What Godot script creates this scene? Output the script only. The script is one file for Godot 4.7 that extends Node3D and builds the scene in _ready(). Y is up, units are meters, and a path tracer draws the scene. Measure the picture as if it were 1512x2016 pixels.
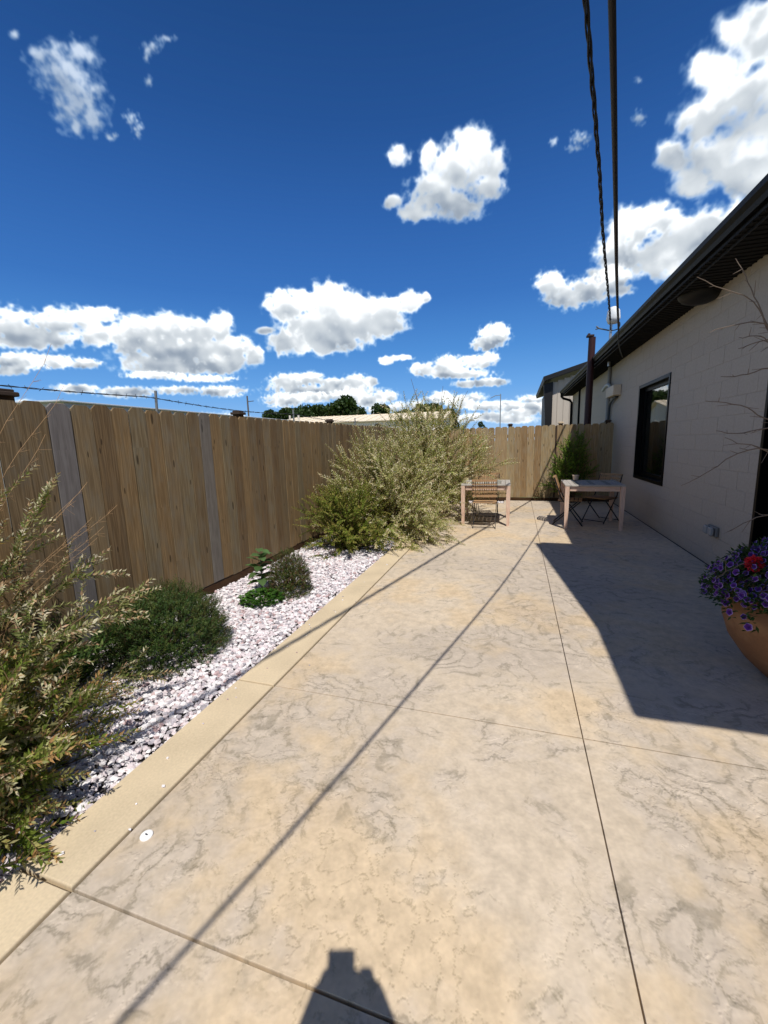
extends Node3D
# A narrow stamped-concrete patio between a board fence with a gravel planting bed and a painted block building.
# y is up, the long joints of the patio run along z, metres.

var rng := RandomNumberGenerator.new()
var used := {}
var M := {}

# ---------------------------------------------------------------- mesh building
class MB:
	var v := PackedVector3Array()
	var n := PackedVector3Array()
	var uv := PackedVector2Array()
	var co := PackedColorArray()
	var ix := PackedInt32Array()
	var col := Color(1, 1, 1)

	func add(p: Vector3, nor: Vector3, t := Vector2.ZERO) -> int:
		v.append(p); n.append(nor); uv.append(t); co.append(col)
		return v.size() - 1

	func t3(a: int, b: int, c: int) -> void:
		var g := (v[b] - v[a]).cross(v[c] - v[a])
		if g.dot(n[a] + n[b] + n[c]) > 0.0:
			ix.append(a); ix.append(c); ix.append(b)
		else:
			ix.append(a); ix.append(b); ix.append(c)

	func t4(a: int, b: int, c: int, d: int) -> void:
		t3(a, b, c); t3(a, c, d)

	func quad(a: Vector3, b: Vector3, c: Vector3, d: Vector3, nor: Vector3, s := 1.0) -> void:
		var w := (b - a).length() * s
		var h := (d - a).length() * s
		t4(add(a, nor, Vector2(0, 0)), add(b, nor, Vector2(w, 0)), add(c, nor, Vector2(w, h)), add(d, nor, Vector2(0, h)))

	# a box whose edges are chamfered by r and shaded round
	func box(c: Vector3, s: Vector3, r := 0.0, b := Basis.IDENTITY, uvo := Vector2.ZERO) -> void:
		var h := s * 0.5
		r = minf(r, minf(h.x, minf(h.y, h.z)) * 0.9)
		var id := {}
		for sx: int in [-1, 1]:
			for sy: int in [-1, 1]:
				for sz: int in [-1, 1]:
					for ax in 3:
						var k := Vector3(sx, sy, sz)
						var q := Vector3(sx * (h.x - r), sy * (h.y - r), sz * (h.z - r))
						q[ax] = k[ax] * h[ax]
						var nor := Vector3.ZERO
						nor[ax] = k[ax]
						var o1 := (ax + 1) % 3
						var o2 := (ax + 2) % 3
						var t := Vector2(q[o1], q[o2]) if s[o2] >= s[o1] else Vector2(q[o2], q[o1])
						id[Vector4i(sx, sy, sz, ax)] = add(c + b * q, b * nor, t + uvo)
		for ax in 3:
			var o1 := (ax + 1) % 3
			var o2 := (ax + 2) % 3
			for sg: int in [-1, 1]:
				var q := []
				for e in [[-1, -1], [1, -1], [1, 1], [-1, 1]]:
					var k := Vector4i(0, 0, 0, ax)
					k[ax] = sg; k[o1] = e[0]; k[o2] = e[1]
					q.append(id[k])
				t4(q[0], q[1], q[2], q[3])
			if r > 0.0:
				for s1: int in [-1, 1]:
					for s2: int in [-1, 1]:
						var e := []
						for sg: int in [-1, 1]:
							var k := Vector4i(0, 0, 0, o1)
							k[ax] = sg; k[o1] = s1; k[o2] = s2
							var k2 := k
							k2.w = o2
							e.append([id[k], id[k2]])
						t4(e[0][0], e[1][0], e[1][1], e[0][1])
		if r > 0.0:
			for sx: int in [-1, 1]:
				for sy: int in [-1, 1]:
					for sz: int in [-1, 1]:
						t3(id[Vector4i(sx, sy, sz, 0)], id[Vector4i(sx, sy, sz, 1)], id[Vector4i(sx, sy, sz, 2)])

	# a bar between two points, w wide across «side» and t thick
	func bar(a: Vector3, b: Vector3, w: float, t: float, side := Vector3.RIGHT, r := 0.0) -> void:
		var d := (b - a)
		var y := d.normalized()
		var x := (side - y * side.dot(y)).normalized()
		box((a + b) * 0.5, Vector3(w, d.length(), t), r, Basis(x, y, x.cross(y)))

	func tube(pts: Array, rad: Array, sides := 6, cap := true) -> void:
		var start := -1
		var last := pts.size() - 1
		var d := ((pts[1] as Vector3) - (pts[0] as Vector3)).normalized()
		var x := d.cross(Vector3.UP if absf(d.y) < 0.9 else Vector3.RIGHT).normalized()
		var run := 0.0
		for i in pts.size():
			var p: Vector3 = pts[i]
			var t: Vector3 = ((pts[mini(i + 1, last)] as Vector3) - (pts[maxi(i - 1, 0)] as Vector3)).normalized()
			x = (x - t * x.dot(t)).normalized()
			var y := t.cross(x)
			var r: float = rad[i] if i < rad.size() else rad[rad.size() - 1]
			if i > 0:
				run += p.distance_to(pts[i - 1])
			var first := v.size()
			for k in sides + 1:
				var a := TAU * k / sides
				var nor := x * cos(a) + y * sin(a)
				add(p + nor * r, nor, Vector2(float(k) / sides * TAU * r, run))
			if start >= 0:
				for k in sides:
					t4(start + k, start + k + 1, first + k + 1, first + k)
			start = first
			if cap and (i == 0 or i == last):
				var dir := -t if i == 0 else t
				var c := add(p, dir)
				var ring := v.size()
				for k in sides:
					var a := TAU * k / sides
					add(p + (x * cos(a) + y * sin(a)) * r, dir)
				for k in sides:
					t3(c, ring + k, ring + (k + 1) % sides)

	# a turned shape: profile of (radius, height)
	func lathe(c: Vector3, prof: Array, seg := 24) -> void:
		var last := prof.size() - 1
		var first := v.size()
		var run := 0.0
		for i in prof.size():
			var a: Vector2 = prof[maxi(i - 1, 0)]
			var b: Vector2 = prof[mini(i + 1, last)]
			var p: Vector2 = prof[i]
			if i > 0:
				run += p.distance_to(prof[i - 1])
			var tn := (b - a).normalized()
			for k in seg + 1:
				var ang := TAU * k / seg
				var o := Vector3(cos(ang), 0, sin(ang))
				add(c + o * p.x + Vector3.UP * p.y, (o * tn.y - Vector3.UP * tn.x).normalized(), Vector2(float(k) / seg * 2.0, run))
		for i in last:
			for k in seg:
				var a0 := first + i * (seg + 1) + k
				t4(a0, a0 + 1, a0 + seg + 2, a0 + seg + 1)

	# a flat outline (counter-clockwise or not) pushed along «out»
	func prism(poly: PackedVector2Array, o: Vector3, ax: Vector3, ay: Vector3, depth: float) -> void:
		var az := ax.cross(ay).normalized()
		var tr := Geometry2D.triangulate_polygon(poly)
		for sd in 2:
			var f := v.size()
			for p in poly:
				add(o + ax * p.x + ay * p.y + az * depth * sd, az if sd == 1 else -az, p)
			for i in range(0, tr.size(), 3):
				t3(f + tr[i], f + tr[i + 1], f + tr[i + 2])
		var area := 0.0
		for i in poly.size():
			area += poly[i].cross(poly[(i + 1) % poly.size()])
		for i in poly.size():
			var p := poly[i]
			var q := poly[(i + 1) % poly.size()]
			var e := (q - p).normalized() * signf(area)
			var nor := (ax * e.y - ay * e.x)
			var a := o + ax * p.x + ay * p.y
			var b := o + ax * q.x + ay * q.y
			quad(a, b, b + az * depth, a + az * depth, nor)

	# one folded leaf: five points, four triangles
	func leaf(p: Vector3, d: Vector3, up: Vector3, ln: float, w: float, c: Color, fold := 0.25, curl := 0.15) -> void:
		var sd := d.cross(up).normalized()
		var nu := sd.cross(d)
		col = c
		var m := p + d * ln * 0.45 - nu * w * fold
		var tip := p + d * ln - nu * ln * curl
		var nl := (nu - sd * fold * 1.2).normalized()
		var nr := (nu + sd * fold * 1.2).normalized()
		var a := add(p, nu)
		var l := add(p + d * ln * 0.42 - sd * w * 0.5, nr)
		var r := add(p + d * ln * 0.42 + sd * w * 0.5, nl)
		var mm := add(m, nu)
		var t := add(tip, nu)
		t3(a, l, mm); t3(a, mm, r); t3(l, t, mm); t3(mm, t, r)

	# a small leaf of two triangles
	func leaflet(p: Vector3, d: Vector3, up: Vector3, ln: float, w: float, c: Color) -> void:
		var sd := d.cross(up).normalized()
		var nu := sd.cross(d)
		col = c
		var a := add(p, nu)
		var l := add(p + d * ln * 0.5 - sd * w * 0.5 + nu * w * 0.15, nu)
		var r := add(p + d * ln * 0.5 + sd * w * 0.5 + nu * w * 0.15, nu)
		var t := add(p + d * ln, nu)
		t3(a, l, t); t3(a, t, r)

	func mesh() -> ArrayMesh:
		var arr := []
		arr.resize(Mesh.ARRAY_MAX)
		arr[Mesh.ARRAY_VERTEX] = v
		arr[Mesh.ARRAY_NORMAL] = n
		arr[Mesh.ARRAY_TEX_UV] = uv
		arr[Mesh.ARRAY_COLOR] = co
		arr[Mesh.ARRAY_INDEX] = ix
		var am := ArrayMesh.new()
		am.add_surface_from_arrays(Mesh.PRIMITIVE_TRIANGLES, arr)
		return am


# ---------------------------------------------------------------- objects
func numbered(called: String) -> String:
	var k: int = used.get(called, 0)
	used[called] = k + 1
	return called if k == 0 else "%s_%03d" % [called, k]

func tag(o: Node3D, label: String, category: String, group := "") -> Node3D:
	o.set_meta("label", label)
	o.set_meta("category", category)
	if group:
		o.set_meta("group", group)
	return o

func thing(called: String, at: Vector3, label: String, category: String, group := "") -> Node3D:
	var o := Node3D.new()
	o.name = numbered(called)
	add_child(o)
	o.position = at
	return tag(o, label, category, group)

func put(called: String, mesh: Mesh, m: Material, parent: Node = null) -> MeshInstance3D:
	var o := MeshInstance3D.new()
	o.mesh = mesh
	o.material_override = m
	if parent == null:
		o.name = numbered(called)
		add_child(o)
	else:
		o.name = called
		parent.add_child(o, true)
	return o

func part(called: String, b: MB, m: Material, parent: Node) -> MeshInstance3D:
	return put(called, b.mesh(), m, parent)

func solo(called: String, b: MB, m: Material, label: String, category: String, at := Vector3.ZERO, group := "") -> MeshInstance3D:
	var o := put(called, b.mesh(), m)
	o.position = at
	tag(o, label, category, group)
	return o

func structure(o: Node3D) -> Node3D:
	o.set_meta("kind", "structure")
	return o

# ---------------------------------------------------------------- materials
func mat(c: Color, rough := 0.8, metal := 0.0) -> StandardMaterial3D:
	var m := StandardMaterial3D.new()
	m.albedo_color = c
	m.roughness = rough
	m.metallic = metal
	m.metallic_specular = 0.4
	return m

func lin(r: float, g: float, b: float) -> Color:
	return Color(r, g, b).linear_to_srgb()

func noise(freq: float, oct := 4, sd := 1, type := FastNoiseLite.TYPE_SIMPLEX_SMOOTH) -> FastNoiseLite:
	var f := FastNoiseLite.new()
	f.seed = sd
	f.noise_type = type
	f.frequency = freq
	f.fractal_type = FastNoiseLite.FRACTAL_FBM if oct > 1 else FastNoiseLite.FRACTAL_NONE
	f.fractal_octaves = oct
	return f

func tex(im: Image) -> ImageTexture:
	return ImageTexture.create_from_image(im)

# grey noise picture as bytes, seamless
func grey(f: FastNoiseLite, size: int) -> PackedByteArray:
	var im := f.get_seamless_image(size, size)
	im.convert(Image.FORMAT_L8)
	return im.get_data()

func foliage_mat(rough := 0.55, through := 0.25) -> StandardMaterial3D:
	var m := mat(Color(1, 1, 1), rough)
	m.vertex_color_use_as_albedo = true
	m.cull_mode = BaseMaterial3D.CULL_DISABLED
	m.backlight_enabled = true
	m.backlight = Color(through, through, through * 0.6)
	return m

# boards: long grain, darker late wood, knots, weathered streaks
func wood_image(sd: int, w: int, h: int, grain: float, knots: int, base: Color, dark: Color, grey_c: Color, greying: float) -> Image:
	var r := RandomNumberGenerator.new()
	r.seed = sd
	var n1 := noise(1.0, 3, sd)
	var n2 := noise(1.0, 2, sd + 7)
	var n3 := noise(1.0, 3, sd + 13)
	var ks := []
	for i in knots:
		ks.append(Vector3(r.randf_range(0.15, 0.85) * w, r.randf_range(0.03, 0.97) * h, r.randf_range(3.0, 7.0)))
	var im := Image.create(w, h, false, Image.FORMAT_RGB8)
	for y in h:
		for x in w:
			var u := float(x) / w
			var vv := float(y) / h
			var px := u * 3.0
			var knot := 0.0
			for k: Vector3 in ks:
				var dx := x - k.x
				var dy := (y - k.y) * 0.38
				var d2 := (dx * dx + dy * dy) / (k.z * k.z)
				if d2 < 30.0:
					px += dx / k.z * 0.10 * exp(-d2 * 0.16)
					knot = maxf(knot, 1.0 - smoothstep(0.5, 1.6, d2))
			var wav := n3.get_noise_2d(u * 1.0, vv * 2.2)
			var g := n1.get_noise_2d((px + wav * 0.30) * grain, vv * 1.6)
			var fine := n2.get_noise_2d(px * grain * 6.0, vv * 9.0)
			var late := smoothstep(0.0, 0.45, absf(g))
			var c := base.lerp(dark, clampf((1.0 - late) * 0.55 + fine * 0.35, 0.0, 1.0))
			var wash := clampf(n3.get_noise_2d(u * 2.0 + 40.0, vv * 7.0) * 1.4 + 0.2 + fine * 0.4, 0.0, 1.0)
			c = c.lerp(grey_c, wash * greying)
			c = c.lerp(dark * 0.62, knot * 0.75)
			im.set_pixel(x, y, c)
	return im


# ---------------------------------------------------------------- sky
# cumulus as groups of oval puffs: azimuth, elevation (degrees) and the 2 x 2 matrix to the puff's own axes
const CLOUDS := [
	[1.00, [-51.54,34.04,0.561,-0.102,0.349,-1.208, -49.18,34.78,0.494,-0.088,0.259,-0.974, -50.73,33.00,0.439,-0.077,0.196,-0.713, -48.97,32.36,0.452,-0.075,0.139,-0.550, -48.47,30.92,0.624,-0.099,0.191,-0.799, -50.45,31.00,0.698,-0.115,0.182,-0.699, -49.92,29.88,1.561,-0.249,0.333,-1.340, -54.01,34.38,2.120,-0.405,1.057,-3.308], 0.00],
	[1.30, [-42.20,36.79,0.963,-0.157,0.513,-2.572, -40.77,37.55,0.857,-0.138,0.838,-4.473, -42.85,34.55,2.745,-0.426,0.475,-2.388, -42.68,36.21,2.422,-0.392,0.385,-1.898], 0.00],
	[1.20, [-44.90,31.72,1.229,-0.185,0.396,-1.905, -44.34,31.02,1.613,-0.236,0.287,-1.441, -47.01,30.00,1.456,-0.220,0.633,-2.880], 0.00],
	[0.45, [-5.97,31.73,0.371,0.003,-0.079,-0.701, -4.05,29.75,0.436,0.007,-0.068,-0.540, -7.77,29.75,0.254,0.000,-0.041,-0.429, -14.84,31.35,0.620,-0.019,-0.044,-1.043, -10.11,27.81,0.240,-0.002,-0.038,-0.500, -13.08,26.38,0.407,-0.008,-0.054,-1.004, -7.46,26.42,0.290,0.001,-0.069,-0.729, -3.85,27.80,0.520,0.009,-0.102,-0.828, -15.78,27.42,0.731,-0.023,-0.052,-1.467, -11.13,30.94,0.835,-0.012,-0.048,-0.672], 0.25],
	[0.25, [-57.56,12.57,0.539,-0.074,0.072,-0.507, -54.04,13.43,0.489,-0.064,0.087,-0.650, -51.59,13.94,0.518,-0.065,0.092,-0.732, -49.68,14.56,0.551,-0.067,0.143,-1.175, -55.94,11.47,0.255,-0.034,0.106,-0.884, -50.63,12.46,0.557,-0.068,0.080,-0.766], 0.20],
	[0.25, [-46.71,13.11,0.335,-0.038,0.046,-0.493, -43.53,13.75,0.363,-0.039,0.042,-0.512, -39.97,13.80,0.410,-0.040,0.040,-0.604, -37.55,14.51,0.612,-0.056,0.034,-0.560, -42.69,11.53,0.142,-0.014,0.032,-0.522, -36.67,11.84,0.311,-0.027,0.023,-0.573, -33.98,11.35,0.684,-0.054,0.025,-0.872, -43.97,9.56,0.191,-0.020,0.046,-0.915, -37.71,10.06,0.313,-0.027,0.030,-0.877], 0.35],
	[0.35, [-57.42,9.30,0.395,-0.052,0.094,-0.964, -54.55,9.47,0.364,-0.046,0.116,-1.324, -51.91,9.49,0.600,-0.073,0.139,-1.790, -58.33,8.26,0.605,-0.080,0.166,-1.928], 0.00],
	[0.35, [-45.65,8.69,0.295,-0.031,0.100,-2.068, -40.18,8.51,0.230,-0.021,0.061,-1.970, -48.43,6.68,0.309,-0.034,0.051,-1.385, -53.13,6.85,0.415,-0.050,0.089,-1.760, -43.13,7.07,0.336,-0.033,0.049,-1.764, -37.97,7.07,0.311,-0.027,0.020,-1.272], 0.00],
	[0.22, [-29.82,17.20,0.370,-0.026,0.018,-0.527, -27.55,18.09,0.729,-0.048,0.027,-1.061, -24.38,17.42,0.275,-0.015,0.003,-0.378, -20.84,16.52,0.261,-0.011,-0.005,-0.453, -16.55,16.54,0.351,-0.010,-0.018,-0.582, -13.71,17.56,0.506,-0.010,-0.034,-0.756, -11.62,17.84,1.784,-0.022,-0.094,-1.677, -26.15,14.74,0.204,-0.012,0.005,-0.470, -21.58,14.56,0.185,-0.008,-0.005,-0.494, -29.99,12.87,0.429,-0.029,0.012,-0.605, -16.93,14.94,0.318,-0.009,-0.023,-0.793, -24.95,12.92,0.202,-0.011,0.001,-0.646, -32.52,14.30,0.833,-0.064,0.074,-2.032], 0.15],
	[0.25, [-3.19,12.87,0.465,0.007,-0.055,-0.665, -2.39,13.49,0.834,0.015,-0.103,-1.155, -4.56,12.04,0.610,0.006,-0.084,-1.119], 0.00],
	[0.25, [-12.25,9.56,0.534,-0.007,-0.045,-1.058, -8.67,9.89,0.415,-0.001,-0.041,-0.750, -5.17,10.04,0.426,0.004,-0.072,-1.087, -3.59,10.42,0.816,0.011,-0.093,-1.284, -7.76,8.72,0.197,0.000,-0.080,-1.484, -3.36,7.47,0.429,0.006,-0.101,-1.655, -6.45,7.39,0.474,0.002,-0.098,-1.836], 0.00],
	[0.25, [-30.11,8.26,0.378,-0.025,0.003,-0.825, -27.15,8.69,0.503,-0.029,-0.003,-1.055, -24.21,8.04,0.577,-0.028,-0.014,-1.213, -21.18,8.19,0.458,-0.018,-0.017,-0.907, -25.25,7.10,0.126,-0.006,-0.014,-1.204, -19.15,8.14,0.978,-0.033,-0.034,-1.449, -17.05,10.73,0.862,-0.024,-0.048,-1.660, -15.03,11.04,0.532,-0.012,-0.089,-2.504], 0.00],
	[0.30, [-30.58,5.98,0.325,-0.021,-0.004,-0.908, -26.63,6.34,0.349,-0.019,-0.013,-1.199, -21.92,6.53,0.342,-0.014,-0.020,-1.020, -19.92,5.70,0.340,-0.012,-0.024,-1.010, -17.18,6.28,0.523,-0.014,-0.034,-1.185], 0.00],
	[0.50, [18.76,33.29,0.625,0.074,-0.325,-0.898, 21.00,32.51,0.445,0.055,-0.212,-0.546, 17.22,31.65,0.536,0.058,-0.218,-0.648, 19.61,29.09,0.311,0.034,-0.125,-0.358, 16.75,28.54,0.438,0.043,-0.183,-0.585, 14.83,26.60,0.535,0.047,-0.232,-0.826, 18.09,25.08,0.322,0.031,-0.127,-0.416, 21.10,23.77,0.314,0.032,-0.118,-0.362, 16.55,24.01,0.501,0.044,-0.222,-0.792, 23.67,27.27,0.234,0.028,-0.071,-0.183, 23.96,21.72,0.303,0.033,-0.107,-0.318], 0.75],
	[0.35, [11.31,21.80,0.400,0.027,-0.121,-0.555, 14.11,21.80,0.427,0.033,-0.155,-0.642, 16.06,19.62,0.295,0.024,-0.112,-0.464, 18.98,19.72,0.411,0.037,-0.119,-0.447, 10.23,19.53,0.387,0.024,-0.097,-0.496, 13.93,18.09,0.278,0.020,-0.112,-0.530, 8.84,17.39,0.498,0.028,-0.123,-0.722, 21.72,19.37,0.416,0.041,-0.134,-0.463], 0.40],
	[0.35, [3.40,17.83,0.512,0.019,-0.097,-0.694, 4.87,16.23,0.396,0.017,-0.095,-0.683, 7.57,16.50,0.436,0.022,-0.102,-0.652, 10.11,17.41,0.510,0.030,-0.131,-0.732, 10.45,16.03,0.613,0.036,-0.265,-1.553], 0.15],
	[1.10, [5.90,30.04,0.900,0.053,-0.326,-1.539, 3.15,30.36,1.915,0.091,-0.414,-2.205, 5.21,29.42,1.267,0.069,-0.611,-3.003], 0.00],
	[1.20, [11.54,30.15,1.552,0.127,-0.467,-1.752, 11.19,32.76,2.542,0.218,-1.292,-4.733], 0.00],
	[0.30, [1.50,4.19,0.692,0.019,-0.090,-1.648, 0.60,3.48,0.442,0.011,-0.091,-1.832, -4.16,4.48,0.359,0.004,-0.068,-1.442, -7.42,5.14,0.468,0.001,-0.053,-1.193, 3.32,3.59,0.778,0.026,-0.067,-1.245, -2.85,3.13,0.241,0.004,-0.069,-1.594, -9.75,6.02,0.534,-0.003,-0.051,-1.195, -0.63,2.65,0.295,0.006,-0.078,-1.807, 3.55,5.60,0.786,0.027,-0.128,-1.904], 0.00],
]

func sky_colour(el: float) -> Color:
	var stops := [[0.0, Color8(156, 186, 218)], [3.0, Color8(126, 168, 212)], [7.0, Color8(94, 147, 204)], [12.0, Color8(69, 124, 187)], [18.0, Color8(52, 102, 168)], [26.0, Color8(42, 87, 151)], [34.0, Color8(33, 73, 131)], [44.0, Color8(26, 61, 112)], [90.0, Color8(19, 46, 92)]]
	for i in stops.size() - 1:
		if el <= stops[i + 1][0]:
			var a: Color = stops[i][1]
			return a.lerp(stops[i + 1][1], clampf((el - stops[i][0]) / (stops[i + 1][0] - stops[i][0]), 0.0, 1.0))
	return stops[-1][1]

func paint_cloud(im: Image, soft: float, bl: Array, n1: FastNoiseLite, n2: FastNoiseLite, n0: FastNoiseLite, murk := 0.0) -> void:
	var W := im.get_width()
	var H := im.get_height()
	var lo := Vector2(999, 999)
	var hi := Vector2(-999, -999)
	var nb := bl.size() / 6
	for i in nb:
		var a := Transform2D(Vector2(bl[i * 6 + 2], bl[i * 6 + 4]), Vector2(bl[i * 6 + 3], bl[i * 6 + 5]), Vector2.ZERO).affine_inverse()
		var e := Vector2(Vector2(a.x.x, a.y.x).length(), Vector2(a.x.y, a.y.y).length())
		var c := Vector2(bl[i * 6], bl[i * 6 + 1])
		lo = lo.min(c - e * 1.45)
		hi = hi.max(c + e * 1.45)
	var x0 := int(floor((lo.x + 180.0) / 360.0 * W))
	var x1 := int(ceil((hi.x + 180.0) / 360.0 * W))
	var y0 := maxi(0, int((90.0 - hi.y) / 180.0 * H))
	var y1 := mini(H / 2 - 1, int((90.0 - lo.y) / 180.0 * H))
	var span := maxf(hi.y - lo.y, 0.5)
	var ce := cos(deg_to_rad((lo.y + hi.y) * 0.5))
	var fr := clampf(9.0 / span, 0.7, 2.6)   # small clouds carry finer puffs
	var wispy := soft > 0.8
	for y in range(y0, y1 + 1):
		var el := 90.0 - (y + 0.5) / H * 180.0
		var under_top := (hi.y - el) / span
		for x in range(x0, x1 + 1):
			var az := (x + 0.5) / W * 360.0 - 180.0
			var ws := 0.0
			var ts := 0.0
			for i in nb:
				var da: float = az - bl[i * 6]
				var de: float = el - bl[i * 6 + 1]
				var u: float = bl[i * 6 + 2] * da + bl[i * 6 + 3] * de
				var vv: float = bl[i * 6 + 4] * da + bl[i * 6 + 5] * de
				var q := 1.0 - u * u - vv * vv
				if q > -1.6:
					var w := exp(q * 3.2)
					ws += w
					ts += w * vv
			if ws < 0.004:
				continue
			var f := log(ws) / 3.2
			var nx := az * ce * fr
			var ny := el * fr
			var a1 := n1.get_noise_2d(nx, ny)
			var a2 := n2.get_noise_2d(nx, ny)
			var g := f + (0.22 - absf(a1) * 0.75) + a2 * (0.80 if wispy else 0.46) - 0.02
			if g <= -0.30:
				continue
			var al := maxf(smoothstep(-0.02, 0.36 + soft * 0.95, g), 0.30 * smoothstep(-0.30, 0.25, g) * clampf(0.45 + a2 * 1.4, 0.0, 1.0))
			if wispy:
				al = al * 0.85
			# sunlit from above and behind the viewer: the upper sides of the billows are white, the flat bases grey
			var b0 := n0.get_noise_2d(nx, ny)
			var b1 := n0.get_noise_2d(nx + 0.35 * fr, ny + 0.95 * fr)
			var lit := (b0 - b1) * 1.15 + a2 * 0.14
			var t := clampf(ts / ws, -1.0, 1.0)
			var thick := smoothstep(0.08, 0.85, g)
			var dim := smoothstep(-0.42, 0.66, t * 0.42 + (under_top - 0.40) * 1.25) * thick
			dim = clampf(dim + murk * thick * smoothstep(-0.35, 0.45, b0 + a1 * 0.5) * smoothstep(0.35, 1.1, g), 0.0, 0.9)
			var b := clampf(0.98 - dim * 0.62 + lit * (0.22 + 0.34 * dim) - (0.10 if wispy else 0.0), 0.0, 1.0)
			var c := Color8(128, 140, 155).lerp(Color8(184, 191, 197), smoothstep(0.05, 0.58, b)).lerp(Color8(250, 252, 253), smoothstep(0.52, 0.96, b))
			if wispy:
				c = c.lerp(Color8(166, 182, 204), 0.5)
			var px := posmod(x + W / 2, W)
			im.set_pixel(px, y, im.get_pixel(px, y).lerp(c, al))

func sky_picture() -> Image:
	var W := 4096
	var im := Image.create(W, W / 2, false, Image.FORMAT_RGB8)
	im.fill(Color8(128, 124, 108))
	for y in W / 4:
		im.fill_rect(Rect2i(0, y, W, 1), sky_colour(90.0 - (y + 0.5) / (W / 2) * 180.0))
	var n1 := noise(0.40, 4, 21)
	n1.fractal_gain = 0.40
	var n0 := noise(0.16, 3, 8)
	var n2 := noise(0.75, 5, 5)
	n2.fractal_gain = 0.52
	var r := RandomNumberGenerator.new()
	r.seed = 77
	# thin far rows of cumulus over the horizon, all the way round
	for i in 110:
		var az := -180.0 + 360.0 * (i + r.randf()) / 110.0
		var el := r.randf_range(0.8, 5.6)
		var bl := []
		var wd := r.randf_range(3.0, 6.0)
		for k in 5:
			bl.append_array([az + r.randf_range(-1, 1) * wd, el + r.randf_range(-0.1, 0.5), 1.0 / r.randf_range(1.0, 2.4), 0.0, 0.0, -1.0 / r.randf_range(0.35, 0.8)])
		paint_cloud(im, 0.75, bl, n1, n2, n0)
	# the same kind of sky behind the camera
	for i in 40:
		var az := 42.0 + 246.0 * (i + r.randf()) / 40.0
		var el: float = [9.0, 12.0, 30.0, 14.0, 52.0, 11.0, 26.0][i % 7] + r.randf_range(-2.0, 2.0)
		var sz := lerpf(5.0, 8.5, clampf(el / 50.0, 0.0, 1.0)) * r.randf_range(0.75, 1.25)
		var bl := []
		var sa := 1.0 / cos(deg_to_rad(el))
		for k in 7:
			var rad := sz * r.randf_range(0.28, 0.5)
			bl.append_array([az + r.randf_range(-1, 1) * sz * sa, el + r.randf_range(-0.12, 0.3) * sz, 1.0 / (rad * sa), 0.0, 0.0, -1.0 / (rad * 0.72)])
		paint_cloud(im, 0.35, bl, n1, n2, n0)
	for c in CLOUDS:
		paint_cloud(im, c[0], c[1], n1, n2, n0, c[2])
	return im

func light_and_camera() -> void:
	var cam := Camera3D.new()
	cam.name = "camera"
	cam.fov = 102.0
	cam.near = 0.05
	cam.far = 900.0
	cam.rotation_order = EULER_ORDER_YXZ
	cam.rotation_degrees = Vector3(-9.309, 17.888, -1.63)
	cam.position = Vector3(0, 1.55, 0)
	add_child(cam)
	cam.current = true
	var env := Environment.new()
	env.background_mode = Environment.BG_SKY
	var sm := PanoramaSkyMaterial.new()
	sm.panorama = tex(sky_picture())
	var sky := Sky.new()
	sky.sky_material = sm
	env.sky = sky
	env.background_energy_multiplier = 1.16
	env.tonemap_mode = Environment.TONE_MAPPER_LINEAR
	env.tonemap_exposure = 1.18
	env.sdfgi_enabled = true
	env.ssao_enabled = true
	env.ssil_enabled = true
	var we := WorldEnvironment.new()
	we.name = "environment"
	we.environment = env
	add_child(we)
	var sun := DirectionalLight3D.new()
	sun.name = "sun"
	sun.light_energy = 1.24
	sun.light_color = Color(1.0, 0.98, 0.945)
	sun.light_angular_distance = 0.53
	sun.shadow_enabled = true
	add_child(sun)
	sun.look_at_from_position(Vector3.ZERO, Vector3(-0.265, -1.0, -0.565))


# ---------------------------------------------------------------- patio
const JZ := [2.9, 1.1, -0.841, -2.162, -4.122, -6.101, -8.08, -9.7, -11.24]

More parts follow.
